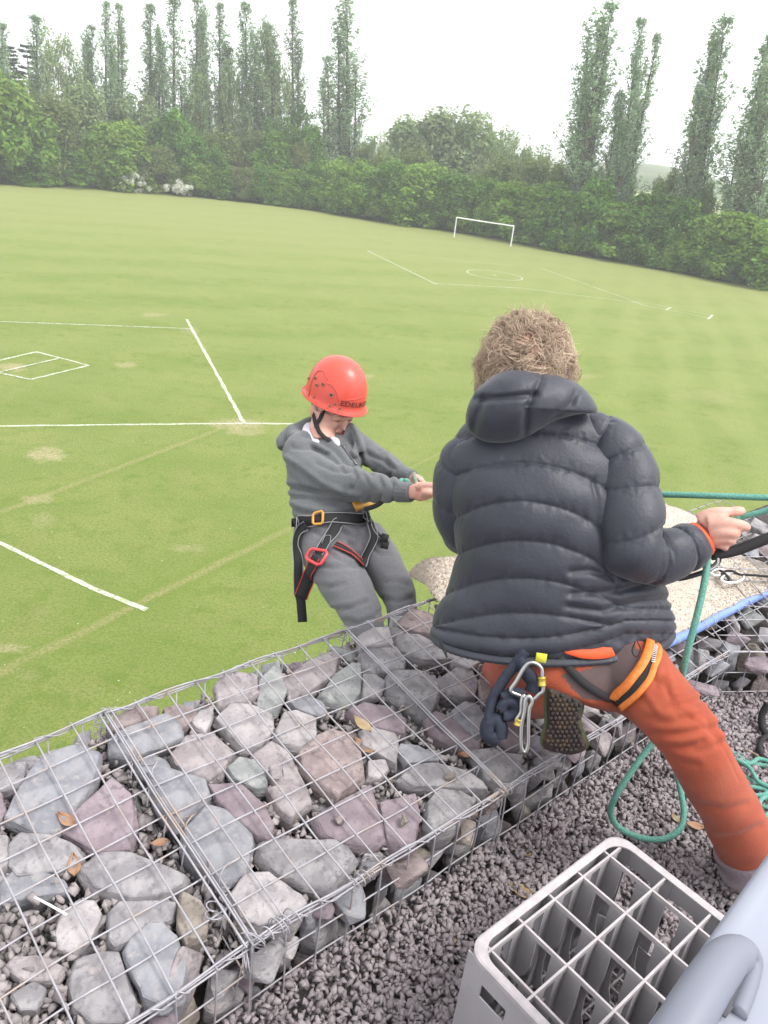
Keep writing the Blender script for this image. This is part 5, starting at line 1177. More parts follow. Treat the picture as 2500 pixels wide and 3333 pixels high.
bhand = [limb(BL([(1040, 1112, 2.585, 45), (1085, 1108, 2.575, 50), (1130, 1100, 2.57, 60), (1180, 1095, 2.56, 52), (1205, 1098, 2.56, 34)]), 24, 5, .55), limb(BL([(1120, 1070, 2.56, 34), (1165, 1060, 2.545, 27), (1215, 1058, 2.54, 22), (1262, 1062, 2.54, 17)]), 16, 5),
         limb(BL([(1160, 1105, 2.55, 34), (1210, 1112, 2.54, 28), (1255, 1116, 2.545, 22), (1284, 1118, 2.56, 16)]), 16, 5), limb(BL([(1150, 1125, 2.56, 30), (1200, 1132, 2.555, 25), (1240, 1132, 2.57, 19), (1250, 1128, 2.60, 15)]), 16, 5),
         limb(BL([(1130, 1140, 2.57, 26), (1170, 1150, 2.57, 22), (1205, 1148, 2.59, 17), (1205, 1135, 2.62, 14)]), 16, 5), limb(BL([(1110, 1145, 2.59, 22), (1145, 1160, 2.59, 18), (1170, 1158, 2.61, 14)]), 14, 5),
         limb(BL([(1050, 1000, 2.79, 34), (1090, 1015, 2.77, 44), (1135, 1030, 2.74, 42), (1160, 1045, 2.72, 30)]), 22, 5, .6)] + [limb(BL([(1135 + 4 * k, 1020 + 13 * k, 2.735, 20), (1170 + 3 * k, 1040 + 13 * k, 2.70, 17), (1172 + 2 * k, 1060 + 13 * k, 2.67, 14)]), 12, 4) for k in range(4)] + [limb(BL([(1090, 1000, 2.75, 20), (1125, 1010, 2.72, 16), (1150, 1030, 2.70, 13)]), 12, 4)]
bcore = [loft([BR(440, 770, 2.95, 90, .04), BR(440, 830, 2.93, 170, .06), BR(460, 950, 2.88, 200, .08), BR(490, 1150, 2.83, 190, .08), BR(530, 1350, 2.80, 200, .09), BR(560, 1480, 2.79, 150, .08)], 30, 5),
         limb(BL([(260, 800, 2.90, 60), (420, 980, 2.80, 70), (600, 1045, 2.75, 70), (850, 1080, 2.66, 55), (1045, 1112, 2.585, 42)]), 20, 5), limb(BL([(640, 740, 3.0, 50), (830, 870, 2.92, 52), (1050, 1000, 2.79, 34)]), 20, 5),
         limb(BL([(470, 1450, 2.80, 120), (600, 1740, 2.66, 105), (740, 2030, 2.50, 85), (800, 2200, 2.44, 70), (830, 2420, 2.42, 55)]), 20, 5), limb(BL([(700, 1450, 2.80, 110), (930, 1720, 2.70, 95), (1010, 1980, 2.56, 80), (1000, 2200, 2.48, 65), (1000, 2420, 2.46, 50)]), 20, 5)]
boy = remeshed('person', headp + neck + bhand + bcore, .0040, M_SKIN, None, 3)
tag(boy, 'boy in orange red helmet and grey hoodie leaning back over the wall edge', 'person')
M_LIP = mat('lips', (.50, .20, .165), .5, .35); M_LASH = mat('lash', (.13, .075, .055), .7, .2)
for u_, s_ in ((-.0705, .0145), (-.0770, .0125)): make('lip', *ball(hp_(.0885, 0, u_), s_, .0046, .0034, ax, 12), M_LIP, boy, True)
bt = bvh(boy)
def face_line(pts, name, r_, m_):
    P = []
    for s, u in spline(np.array(pts), 5):
        o = hp_(.2, s, u); h = bt.ray_cast(Vector(o), Vector(-Fh)); P.append(np.array(h[0]) + Fh * .0006)
    make(name, *tube_geo(P, np.sin(np.linspace(.2, 2.94, len(P))) * r_, 6), m_, boy, True)
for sg in (1, -1):
    face_line([(sg * .019, -.0225), (sg * .026, -.0275), (sg * .035, -.0275), (sg * .044, -.0215)], 'eyelashes', .0017, M_LASH)
    face_line([(sg * .014, -.004), (sg * .026, .0015), (sg * .040, -.001), (sg * .048, -.007)], 'eyebrow', .0026, M_LASH)
face_line([(-.017, -.0738), (0, -.0748), (.017, -.0738)], 'mouth_line', .0006, M_LASH)
for sg in (1, -1): face_line([(sg * .0045, -.0575), (sg * .0065, -.0582), (sg * .008, -.0570)], 'nostril', .0008, M_LASH)
# hair peeping under the helmet
b = MB()
for k in range(500):
    a = RNG.uniform(math.pi * .58, math.pi * 1.42); q0 = hp_(.082 * math.cos(a), .071 * math.sin(a), RNG.uniform(-.010, .03)); n_ = unit(q0 - hcb)
    P = [q0 + n_ * .001 - Uh * t * RNG.uniform(.016, .022) + n_ * .0015 * math.sin(t * 3) for t in (0, .5, 1)]; b.tube(P, .0007, 3, cap=False)
b.out('hair', mat('boy_brown_hair', (.13, .09, .06), .7, .3, island=.3), boy, True)
# hoodie
M_HOOD = mat('grey_hoodie_jersey', (.098, .104, .106), .95, .1, col2=(.125, .130, .134), nscale=160., bump=.0011, bscale=420., sheen=.2, col3=(.098, .100, .105), n3=7.)
hf = [(BP([(300, 700), (420, 740), (540, 820), (620, 930)]), 1.), (BP([(230, 790), (380, 800), (520, 880), (600, 960)]), .8), (BP([(180, 900), (300, 980), (430, 1080), (560, 1130)]), 1.1), (BP([(200, 1080), (330, 1090), (480, 1130), (700, 1170)]), 1.2), (BP([(205, 1150), (350, 1160), (560, 1190)]), .8),
      (BP([(660, 930), (690, 1010), (650, 1090)]), 1.), (BP([(850, 1000), (880, 1070), (860, 1160)]), .8), (BP([(740, 990), (790, 1080), (780, 1170)]), .5), (BP([(400, 900), (520, 960), (640, 960)]), .7), (BP([(690, 750), (740, 900), (800, 980)]), 1.0), (BP([(770, 840), (870, 880), (960, 940)]), .8),
      (BP([(900, 880), (940, 940), (930, 1000)]), .8), (BP([(840, 820), (900, 850), (990, 900)]), .5), (BP([(600, 780), (650, 860), (760, 950)]), .7), (BP([(940, 1030), (975, 1100), (950, 1180)]), .8), (BP([(210, 1230), (300, 1260), (480, 1280), (740, 1250)]), .9), (BP([(640, 640), (680, 720), (700, 820)]), .8)]
def dhoodie(co, no):
    o = grooves(co, hf, .0085, 7.5); sh = [([(x + 3, y - 18) for x, y in L_], k) for L_, k in hf]; o -= grooves(co, sh, .0055, 9)
    o += np.array([noise.noise(Vector((p[0] * 14, p[1] * 14, p[2] * 22))) for p in co]) * .0050 + ridged(co, (26, 26, 34), 4.) * .0012; return o
hoodie = remeshed('hoodie', [loft([BR(422, 684, 2.985, 112, .058), BR(424, 716, 2.97, 202, .082, -3), BR(432, 790, 2.94, 262, .110), BR(450, 900, 2.90, 276, .118), BR(470, 1020, 2.86, 280, .118), BR(485, 1150, 2.83, 286, .118), BR(492, 1225, 2.815, 284, .116), BR(500, 1262, 2.81, 262, .108)], 70, 8),
    limb(BL([(330, 730, 2.93, 80), (268, 790, 2.90, 104), (290, 890, 2.86, 122), (400, 985, 2.80, 132), (540, 1040, 2.76, 130), (690, 1058, 2.72, 124), (840, 1080, 2.66, 106), (950, 1098, 2.62, 90), (1000, 1106, 2.60, 72), (1070, 1112, 2.582, 64)]), 50, 7),
    limb(BL([(600, 700, 2.99, 70), (680, 760, 2.99, 92), (760, 830, 2.96, 96), (850, 890, 2.91, 88), (940, 940, 2.86, 78), (1010, 975, 2.82, 64), (1075, 1003, 2.785, 56)]), 44, 7),
    limb(BL([(650, 655, 3.0, 34), (575, 625, 3.05, 40), (400, 610, 3.06, 52), (290, 650, 3.02, 52), (240, 700, 2.97, 50), (290, 730, 2.90, 44), (380, 775, 2.88, 34), (500, 825, 2.85, 22)]), 30, 7), limb(BL([(640, 645, 2.98, 38), (690, 700, 2.93, 38), (700, 800, 2.89, 34), (660, 860, 2.87, 24)]), 26, 6),
    limb(BL([(160, 800, 2.98, 42), (170, 740, 3.0, 56), (240, 680, 3.03, 60), (330, 660, 3.05, 56)]), 26, 6)], .0052, M_HOOD, boy, 3, dhoodie)
for pts in ([(985, 1105, 2.605, 76), (1010, 1108, 2.60, 74), (1050, 1112, 2.588, 70), (1080, 1114, 2.578, 68)], [(1020, 982, 2.81, 60), (1050, 992, 2.80, 58), (1088, 1008, 2.775, 56)]):
    c_ = limb(BL(pts), 50, 6, 1., lambda V, s, a: .0012 * np.sin(a * 34) + 0 * s); make('ribbed_cuff', c_[0], c_[1], M_HOOD, hoodie, True)
wb = loft([BR(499, 1238, 2.81, 272, .112), BR(500, 1262, 2.81, 270, .111), BR(503, 1290, 2.805, 256, .107)], 160, 6, lambda V, s, a: .0012 * np.sin(a * 70) + 0 * s); make('waistband', wb[0], wb[1], M_HOOD, hoodie, True)
# white shirt showing at the neck
M_WHITE = mat('white_cotton', (.62, .60, .66), .9, .1)
ws = loft([BR(415, 640, 3.0, 96, .058, -14, 0, 30), BR(420, 665, 2.985, 120, .066, -12, 0, 30), BR(425, 700, 2.97, 132, .07, -8, 0, 30)], 50, 5); make('shirt_collar', ws[0], ws[1], M_WHITE, boy, True)
vb = limb(BL([(500, 735, 2.93, 30), (540, 752, 2.905, 30), (556, 780, 2.89, 18)]), 24, 5, .5); make('shirt_front', vb[0], vb[1], M_WHITE, boy, True)
ht = bvh(hoodie)
P, Nn = drape(ht, BP([(572, 770), (610, 815), (650, 870), (690, 920)]), .0015, 6); make('zip', *strap_geo(P, Nn, .009, .002), mat('zip_tape', (.05, .05, .055), .7, .3), hoodie, True)
P2 = [P[k] + Nn[k] * .002 for k in range(0, len(P), 1)]; make('zip_teeth', *tube_geo(P2, .0013, 5), M_METAL, hoodie, True)
make('zip_puller', *strap_geo(P[2:5] + Nn[2:5] * .006, Nn[2:5], .006, .002), M_METAL, hoodie, True)
# jogging trousers
M_JOG = mat('grey_jogging_cloth', (.118, .118, .124), .95, .1, col2=(.142, .142, .150), nscale=140., bump=.0010, bscale=380., sheen=.2)
jf = [(BP([(330, 1360), (420, 1420), (560, 1450)]), .8), (BP([(560, 1380), (680, 1450), (700, 1560)]), 1.), (BP([(640, 1480), (720, 1620), (760, 1760), (840, 1980)]), 1.3), (BP([(380, 1640), (520, 1660), (680, 1640)]), .7), (BP([(400, 1780), (500, 1800), (600, 1770)]), .6), (BP([(520, 1960), (640, 1950), (760, 1900)]), .8),
      (BP([(780, 1500), (860, 1560), (930, 1560)]), .8), (BP([(900, 1760), (980, 1750), (1060, 1780)]), .6), (BP([(880, 1880), (980, 1900), (1080, 1870)]), .7), (BP([(600, 2040), (700, 2060), (800, 2020)]), .8), (BP([(690, 1340), (700, 1420), (680, 1500)]), .8), (BP([(480, 1540), (560, 1600), (700, 1650)]), .7)]
def djog(co, no):
    o = grooves(co, jf, .0065, 8); sh = [([(x + 2, y - 18) for x, y in L_], k) for L_, k in jf]; o -= grooves(co, sh, .0045, 10)
    return o + np.array([noise.noise(Vector((p[0] * 11, p[1] * 11, p[2] * 15))) for p in co]) * .0060
jog = remeshed('jogging_trousers', [loft([BR(500, 1210, 2.81, 240, .100), BR(505, 1300, 2.80, 256, .108), BR(530, 1390, 2.80, 300, .118), BR(550, 1470, 2.80, 310, .120), BR(580, 1540, 2.79, 250, .10)], 50, 6),
    limb(BL([(440, 1440, 2.80, 190), (490, 1560, 2.75, 195), (560, 1700, 2.68, 186), (640, 1840, 2.60, 166), (705, 1960, 2.53, 148), (750, 2060, 2.48, 132), (785, 2170, 2.44, 112), (805, 2300, 2.42, 96), (815, 2400, 2.41, 90)]), 50, 7),
    limb(BL([(720, 1430, 2.80, 160), (800, 1530, 2.78, 152), (880, 1640, 2.74, 146), (955, 1780, 2.68, 132), (1005, 1900, 2.61, 118), (1015, 2020, 2.55, 108), (1010, 2150, 2.50, 98), (1005, 2300, 2.47, 90), (1005, 2400, 2.46, 86)]), 46, 7)], .0056, M_JOG, boy, 3, djog)
for x, d in ((835, 2.40), (1010, 2.44)):
    sh_ = limb(BL([(x - 90, 2440, d + .16, 40), (x - 40, 2445, d + .09, 56), (x, 2450, d + .02, 60), (x + 20, 2440, d - .04, 50)]), 24, 5, .8); make('shoe', sh_[0], sh_[1], mat('dark_trainer', (.05, .05, .055), .7, .3), boy, True)
# helmet shell: steep dome with a flared rim
V = []; na, nr = 96, 34
def shell(t, a):                  # t 0 crown .. 1 rim
    if t < .86:
        q = t / .86 * math.pi / 2; rr = math.sin(q) ** .86; u = math.cos(q) ** .92 * .148 - .004
    else:
        k = (t - .86) / .14; rr = 1 + .012 * k + .085 * k ** 2.2; u = -.004 - .020 * k
    f, s = math.cos(a) * .127 * rr, math.sin(a) * .107 * rr
    if t > .9: u -= .010 * (t - .9) / .1 * (math.cos(a) * .6)
    return brim + Fh * (f - .004) + Sh * s + Uh * (u + .014)
for i in range(nr):
    t = (i + .0) / (nr - 1)
    for j in range(na): V.append(shell(max(t, .004), 2 * math.pi * j / na))
V = np.array(V); F = [(i * na + j, i * na + (j + 1) % na, (i + 1) * na + (j + 1) % na, (i + 1) * na + j) for i in range(nr - 1) for j in range(na)] + [tuple(range(na))[::-1]]
M_HELM = mat('red_orange_helmet_plastic', (.56, .070, .046), .36, .4, col2=(.58, .078, .052), nscale=4., coat=.12)
helmet = make('helmet', V, F, M_HELM, boy, True); so = helmet.modifiers.new('s', 'SOLIDIFY'); so.thickness = .003; so.offset = 1
hb = bvh(helmet); rimP = [shell(1., 2 * math.pi * j / 72) for j in range(72)]; make('rim_bead', *tube_geo(np.array(rimP), .0032, 8, closed=True), M_HELM, helmet, True)
M_HOLE = mat('dark_vent', (.05, .04, .025), .7, .2); M_GROM = mat('vent_grommet', (.30, .16, .10), .4, .4)
for k, (x, y, s) in enumerate([(390, 290, 10), (402, 340, 10), (447, 335, 11), (507, 410, 13), (380, 425, 6), (495, 490, 8), (535, 475, 8), (567, 508, 8), (345, 292, 8)]):
    h = hit(hb, *zB(x, y))
    if h is None: continue
    n_ = h[1]; r_ = mm(s * .4522, 2.95); u_ = unit(np.cross(n_, Uh)); w_ = np.cross(n_, u_)
    own_ = MB().tube([h[0] + n_ * .0005, h[0] + n_ * .0042], r_, 16).out('vent', M_HOLE, helmet)
    Pg = [h[0] + n_ * .004 + (u_ * math.cos(a) + w_ * math.sin(a)) * r_ for a in np.linspace(0, 6.283, 18, endpoint=False)]; make('grommet', *tube_geo(np.array(Pg), .0012, 6, closed=True), M_GROM, helmet, True)
# raised side panels on the shell
for L_ in ([(340, 420), (370, 300), (410, 240), (455, 245), (480, 300)], [(480, 330), (520, 345), (550, 400), (560, 450)], [(610, 450), (680, 440), (752, 418)]):
    P, Nn = drape(hb, BP(L_), .0012, 8, 2.95); make('moulded_ridge', *tube_geo(P, .0018, 6), M_HELM, helmet, True)
# maker's name printed round the brow
cu = bpy.data.curves.new('t', 'FONT'); cu.body = 'EDELRID'; cu.size = 1; cu.resolution_u = 2; cu.space_character = 1.05; cu.offset = .02
to = bpy.data.objects.new('t', cu); C.objects.link(to); tm_ = bpy.data.meshes.new_from_object(to.evaluated_get(bpy.context.evaluated_depsgraph_get())); bpy.data.objects.remove(to)
import bmesh
bm = bmesh.new(); bm.from_mesh(tm_); bmesh.ops.triangulate(bm, faces=bm.faces); bmesh.ops.subdivide_edges(bm, edges=bm.edges, cuts=1); tx = np.array([v.co[:] for v in bm.verts]); tf_ = [tuple(v.index for v in f.verts) for f in bm.faces]; bm.free()
w_t = tx[:, 0].max(); zmid = .022; V = []
for x, y, _ in tx:
    a = (x / w_t - .5) * 1.02 + rad(-2); hgt = .006 + y * .026
    q = hgt; a2 = -a if (Sh @ (-FWD)) * 1 > 0 else a
    a2 = a * (1 if np.cross(Fh, Uh) @ Sh < 0 else -1)
    o = brim + Uh * (hgt + .010); d_ = unit(Fh * math.cos(a2) + Sh * math.sin(a2)); h = hb.ray_cast(Vector(o + d_ * .4), Vector(-d_)); V.append(np.array(h[0]) + d_ * .0038)
make('helmet_lettering', V, tf_, mat('dark_print', (.09, .030, .028), .6, .3), helmet)
# chin straps
bt2 = bvh(boy, hoodie)
for L_ in ([(450, 525), (430, 575), (405, 620), (400, 650)], [(378, 545), (390, 600), (402, 645)], [(402, 630), (420, 680), (460, 720), (500, 745)]):
    P, Nn = drape(bt2, BP(L_), .0035, 6, 2.9); make('chin_strap', *strap_geo(P, Nn, .016, .0025), M_WEB, helmet, True)
# climbing harness
M_GREY = mat('grey_piping', (.25, .25, .26), .7, .2); M_REDP = mat('red_piping', (.55, .05, .04), .6, .3); M_BUCKG = mat('gold_buckle', (.52, .26, .045), .4, .5, metal=.2); M_BUCKR = mat('red_buckle', (.66, .06, .065), .35, .5)
jt = bvh(jog, hoodie)
def webb(L_, w_px, name, edge=None, off=.008, parent=None, dflt=2.7, sm=8, th=.005):
    P, Nn = drape(jt, BP(L_), off, 8, dflt, sm); wm = mm(w_px * .4522, 2.72); o = make(name, *strap_geo(P, Nn, wm, th), M_WEB, parent, True)
    if edge is not None:
        for s in (-1, 1): make('piping', *tube_geo(side_path(P, Nn, s * wm * .47, .0030), .0017, 5), edge, o if parent is boy else parent, True)
    return o, P, Nn
harness, P, Nn = webb([(235, 1330), (330, 1318), (450, 1305), (600, 1302), (700, 1298), (775, 1285)], 82, 'harness', M_GREY, .009, boy)
harness.name = 'harness'
webb([(560, 1320), (520, 1400), (470, 1490), (425, 1570)], 84, 'leg_strap', M_GREY, .012, harness); webb([(410, 1590), (370, 1680), (320, 1780), (285, 1870)], 96, 'leg_strap', M_REDP, .012, harness)
webb([(345, 1345), (290, 1400), (272, 1500), (268, 1700), (272, 1850)], 72, 'hanging_strap', M_GREY, .014, harness, 2.72); webb([(270, 1835), (285, 1880), (290, 1940), (296, 2010), (297, 2045)], 66, 'strap_tail', None, .010, harness, 2.70)
webb([(530, 1500), (590, 1530), (650, 1570), (715, 1630)], 62, 'leg_loop', M_REDP, .010, harness); webb([(745, 1300), (790, 1380), (810, 1450), (780, 1540), (715, 1650)], 58, 'leg_loop', M_GREY, .011, harness)
webb([(775, 1290), (800, 1370), (850, 1440), (905, 1490)], 30, 'side_strap', M_GREY, .010, harness)
for x, y, d_ in ((888, 1440, 2.71), (890, 1490, 2.71)):
    X_, Y_ = zB(x, y); make('rolled_strap', *tube_geo([at(X_ - 12, Y_ - 2, d_), at(X_ + 12, Y_ + 4, d_)], mm(15, 2.7), 14), M_WEB, harness, True)
def frame_loop(L_, r_, m_, name, off=.016):
    P, Nn = drape(jt, BP(L_ + [L_[0]]), off, 1, 2.7, 0); Q = []
    for i in range(len(L_)): Q += [P[i] * .85 + P[(i + 1) % len(L_)] * .15, P[i] * .5 + P[(i + 1) % len(L_)] * .5, P[i] * .15 + P[(i + 1) % len(L_)] * .85]
    make(name, *tube_geo(np.array(Q), r_, 8, closed=True), m_, harness, True)
frame_loop([(385, 1250), (448, 1246), (448, 1352), (385, 1352)], .0048, M_BUCKG, 'belt_buckle', .018); frame_loop([(385, 1532), (485, 1572), (452, 1634), (356, 1592)], .0055, M_BUCKR, 'leg_buckle', .020)
P, Nn = drape(jt, BP([(655, 1222), (700, 1208), (762, 1200)]), .016, 5, 2.68); make('front_buckle', *strap_geo(P, Nn, .034, .012), M_BUCKG, harness, True)
P = spline([at(*zB(745, 1232), 2.665), at(*zB(800, 1218), 2.64), at(*zB(850, 1195), 2.63), at(*zB(885, 1165), 2.64), at(*zB(930, 1140), 2.68)], 6); make('tie_in_strap', *strap_geo(P, [-FWD] * len(P), .016, .004), M_WEB, harness, True)
P, Nn = drape(jt, BP([(450, 1500), (470, 1440), (500, 1450), (495, 1500)]), .018, 5, 2.7); make('stitched_patch', *tube_geo(P, .0012, 5), M_GREY, harness, True)
# rope in the boy's hands
P = spline([at(*zB(990, 1065), 2.62), at(*zB(1000, 1035), 2.60), at(*zB(1015, 1026), 2.61), at(*zB(1030, 1040), 2.62), at(*zB(1045, 1026), 2.60), at(*zB(1062, 1050), 2.62)], 6)
rp = tag(make('climbing_rope', *tube_geo(P, .0085, 9), M_ROPE, None, True), 'short bight of green rope bunched above the grey cuff of the boy', 'rope')
P = spline([at(*zB(1125, 1060), 2.62), at(*zB(1108, 1020), 2.64), at(*zB(1098, 975), 2.66)], 6); tag(make('climbing_rope', *tube_geo(P, .0075, 9), mat('worn_rope_sheath', (.26, .22, .17), .9, .2, col2=(.10, .22, .17), nscale=60.), None, True), 'brownish rope end standing up between the two hands of the boy', 'rope')
# ================================================================== ROPES, CARPET, PIPE, CRATE, BIN
def rope(L_, label, r_=.0062, m_=M_ROPE, n=14, name='climbing_rope', cat='rope'):
    P = spline([np.array(p, float) for p in L_], n); return tag(make(name, *tube_geo(P, r_, 9), m_, None, True), label, cat)
rope([at(1425, 1596, 2.56), at(1560, 1598, 2.35), at(1800, 1602, 2.12), at(2130, 1609, 1.99), at(2320, 1614, 1.93), at(2520, 1621, 1.88), at(2800, 1632, 1.8)], 'taut green rope running level behind the adult to the right edge', .0078)
rope([at(2340, 1700, 1.85), at(2400, 1690, 1.85), at(2425, 1681, 1.845), at(2500, 1660, 1.82), at(2640, 1610, 1.77)], 'green rope gripped in the raised right hand', .0068)
rope([at(2300, 1775, 1.84), at(2302, 1830, 1.84), at(2288, 1920, 1.83), at(2262, 2030, 1.83), at(2238, 2120, 1.84), at(2218, 2210, 1.87), at(2195, 2300, 1.95), at(2160, 2380, 2.02), at(2120, 2425, 2.03), at(2060, 2505, 2.02), at(2008, 2585, 2.02),
      at(1988, 2640, 2.04), at(2008, 2688, 2.06), at(2070, 2722, 2.06), at(2150, 2732, 2.06), at(2208, 2705, 2.07), at(2226, 2650, 2.09), at(2215, 2570, 2.12), at(2203, 2490, 2.16), at(2230, 2430, 2.2), at(2330, 2440, 2.25)], 'slack green rope hanging from the belay device and looping on gravel', .0080)
def gpt(x, y, up=.012): return onz(x, y, TERR + up)
for i, (L_, lb) in enumerate([([(2330, 2440), (2395, 2455), (2430, 2480), (2520, 2500), (2600, 2540)], 'uppermost strand of the green rope pile'), ([(2380, 2475), (2440, 2485), (2470, 2470), (2520, 2490), (2560, 2540)], 'arched strand over the top of the rope pile'),
    ([(2395, 2470), (2440, 2500), (2470, 2545), (2530, 2570)], 'strand slanting down across the rope pile'), ([(2400, 2510), (2450, 2545), (2500, 2560), (2570, 2570)], 'second slanting strand of the rope pile'), ([(2440, 2560), (2485, 2570), (2492, 2585), (2450, 2590), (2420, 2585)], 'tight bight in the middle of the rope pile'),
    ([(2470, 2625), (2480, 2600), (2520, 2590), (2580, 2600)], 'small loop near the bottom of the rope pile'), ([(2455, 2615), (2500, 2630), (2560, 2640)], 'lowest strand beside the trouser leg'), ([(2490, 2690), (2485, 2665), (2520, 2640), (2580, 2650)], 'short strand end under the rope pile')]):
    rope([gpt(x, y, .014 + .010 * (i % 3)) for x, y in L_], lb, .0066)
rope([gpt(2500, 2290, .10), gpt(2480, 2330, .06), gpt(2485, 2375, .03), gpt(2520, 2410, .02), gpt(2600, 2420, .02)], 'upper thick black cable loop by the wall at the right edge', .011, M_WEB, name='cable', cat='cable')
rope([gpt(2530, 2390, .03), gpt(2490, 2400, .04), gpt(2472, 2430, .03), gpt(2485, 2465, .02), gpt(2530, 2490, .02)], 'lower black cable loop touching the rope pile', .009, M_WEB, name='cable', cat='cable')
rope([at(2316, 1806, 1.87), at(2400, 1790, 1.87), at(2520, 1745, 1.86), at(2700, 1690, 1.84)], 'thick black sling running from the belay karabiner to the right', .0135, M_WEB, name='anchor_sling', cat='sling')
karabiner([(2180, 1862), (2196, 1876), (2222, 1882), (2300, 1858), (2335, 1832), (2340, 1808), (2322, 1786), (2300, 1790), (2262, 1812), (2210, 1840)], 1.88, 'large black karabiner under the adult forearm', M_BLACKM, .0062)
karabiner([(2292, 1790), (2310, 1784), (2330, 1800), (2336, 1830), (2322, 1848), (2300, 1856), (2292, 1840)], 1.865, 'silver karabiner clipped round the black sling', M_METAL, .0045)
CP = lambda x, y, up: onpl(x, y, GB[0] + GB[3] * up, GB[3])
# carpet
top = spline([(1330, 1868), (1345, 1850), (1362, 1836), (1400, 1818), (1500, 1808), (1700, 1775), (1900, 1715), (2120, 1640), (2180, 1646), (2262, 1678), (2350, 1745), (2430, 1822), (2530, 1890)], 8)
bot = spline([(1332, 1872), (1345, 1880), (1362, 1890), (1392, 1908), (1438, 1962), (1650, 2050), (1850, 2105), (2020, 2130), (2118, 2108), (2230, 2052), (2340, 1993), (2450, 1942), (2540, 1908)], 8)
nU, nV = len(top), 26; V = []
for lay in (0, 1):
    for i in range(nU):
        for j in range(nV):
            t = j / (nV - 1); x, y = top[i] * (1 - t) + bot[i] * t
            p = CP(x, y, .030); l_ = inv(GB, p)[1]
            up = .028 + .006 * noise.noise(Vector(p * 9)) + (.012 * math.sin(min(1, max(0, -l_ / 1.6)) * 1.5) - .0) + .0016 * noise.noise(Vector(p * 90))
            e = .003 * noise.noise(Vector(p * 120)) if t in (0., 1.) else 0
            V.append(CP(x, y, up + e - (.011 if lay else 0)))
F = []; o_ = nU * nV
for i in range(nU - 1):
    for j in range(nV - 1):
        a = i * nV + j; F.append((a, a + 1, a + nV + 1, a + nV)); F.append((o_ + a, o_ + a + nV, o_ + a + nV + 1, o_ + a + 1))
    for j in (0, nV - 1): a = i * nV + j; F.append((a, a + nV, o_ + a + nV, o_ + a) if j == 0 else (a + nV, a, o_ + a, o_ + a + nV))
for i in (0, nU - 1):
    for j in range(nV - 1): a = i * nV + j; F.append((a, o_ + a, o_ + a + 1, a + 1))
M_CARP = mat('beige_carpet', (.43, .365, .30), .95, .1, col2=(.50, .43, .36), nscale=170., detail=3., col3=(.39, .33, .27), n3=90., bump=.004, bscale=190., sheen=.2)
carpet = tag(make('carpet', V, F, M_CARP, None, True), 'beige offcut of carpet laid over the wall edge beside the adult', 'carpet')
# tufts of pile roughen the surface and the cut edge
b = MB(); r_ = np.random.default_rng(8); Vn = np.array(V[:o_]).reshape(nU, nV, 3); tv = []; tf = []
for k in range(16000):
    i = r_.integers(nU - 1); j = r_.integers(nV - 1); u_, v_ = r_.random(2); 
    if r_.random() < .10: j, v_ = (0, 0.) if r_.random() < .5 else (nV - 2, 1.)
    p = Vn[i, j] * (1 - u_) * (1 - v_) + Vn[i + 1, j] * u_ * (1 - v_) + Vn[i, j + 1] * (1 - u_) * v_ + Vn[i + 1, j + 1] * u_ * v_
    s = r_.uniform(.0018, .0034); a_, b_, c_ = unit(r_.normal(size=3)) * s, unit(r_.normal(size=3)) * s, GB[3] * s * 1.3; n_ = len(tv)
    tv += [p - a_, p + a_, p + b_, p + c_ + r_.normal(size=3) * s * .3]; tf += [(n_, n_ + 1, n_ + 3), (n_ + 1, n_ + 2, n_ + 3), (n_ + 2, n_, n_ + 3)]
pile = make('pile', tv, np.array(tf), M_CARP, carpet); tag(pile, kind='stuff')
# blue pipe
M_BLUE = mat('blue_plastic_pipe', (.13, .20, .46), .45, .45, col2=(.16, .25, .52), nscale=5.)
pp = spline([CP(2040, 2150, .014), CP(2130, 2112, .014), CP(2230, 2066, .014), CP(2340, 2006, .014), CP(2440, 1955, .014), CP(2560, 1895, .014)], 8)
pipe = tag(make('pipe', *tube_geo(pp, .0155, 20), M_BLUE, None, True), 'blue plastic pipe along the terrace edge of the carpet', 'pipe')
M_STR = mat('white_string', (.6, .58, .55), .8, .2)
for i, f in enumerate((.22, .33, .52, .56)):
    k = int(f * (len(pp) - 1)); T = unit(pp[k + 1] - pp[k]); u_ = unit(np.cross(T, GB[3])); w_ = np.cross(u_, T); Q = [pp[k] + (u_ * math.cos(a) + w_ * math.sin(a)) * .0168 + T * .012 * a / 6.28 for a in np.linspace(0, 6.9, 20)]
    make('string_tie', *tube_geo(Q, .0009, 5), M_STR, pipe, True)
# oval links and black cord lying on the carpet
def ringon(cx, cy, rx, ry, up, label, rot=0.):
    P = [CP(cx + rx * math.cos(a) * math.cos(rot) - ry * math.sin(a) * math.sin(rot), cy + rx * math.cos(a) * math.sin(rot) + ry * math.sin(a) * math.cos(rot), up) for a in np.linspace(0, 2 * math.pi, 28, endpoint=False)]
    o = make('oval_link', *tube_geo(P, .0055, 10, closed=True), mat('bright_steel', (.72, .70, .69), .28, .6, metal=.7), None, True); return tag(o, label, 'link')
ringon(2385, 1882, 36, 15, .055, 'bright oval steel link lying on the carpet', -.12); ringon(2340, 1864, 24, 10, .05, 'partly hidden steel link behind the bright oval one', -.05)
rope([at(2262, 1806, 2.0), CP(2320, 1842, .07), CP(2352, 1862, .06), CP(2372, 1882, .06), CP(2366, 1895, .05), CP(2348, 1880, .05), CP(2356, 1862, .06), CP(2380, 1858, .07), CP(2410, 1870, .06), CP(2450, 1872, .06), CP(2600, 1885, .06)], 'thin black cord threaded through the oval links', .0048, M_WEB, name='cord', cat='cord')
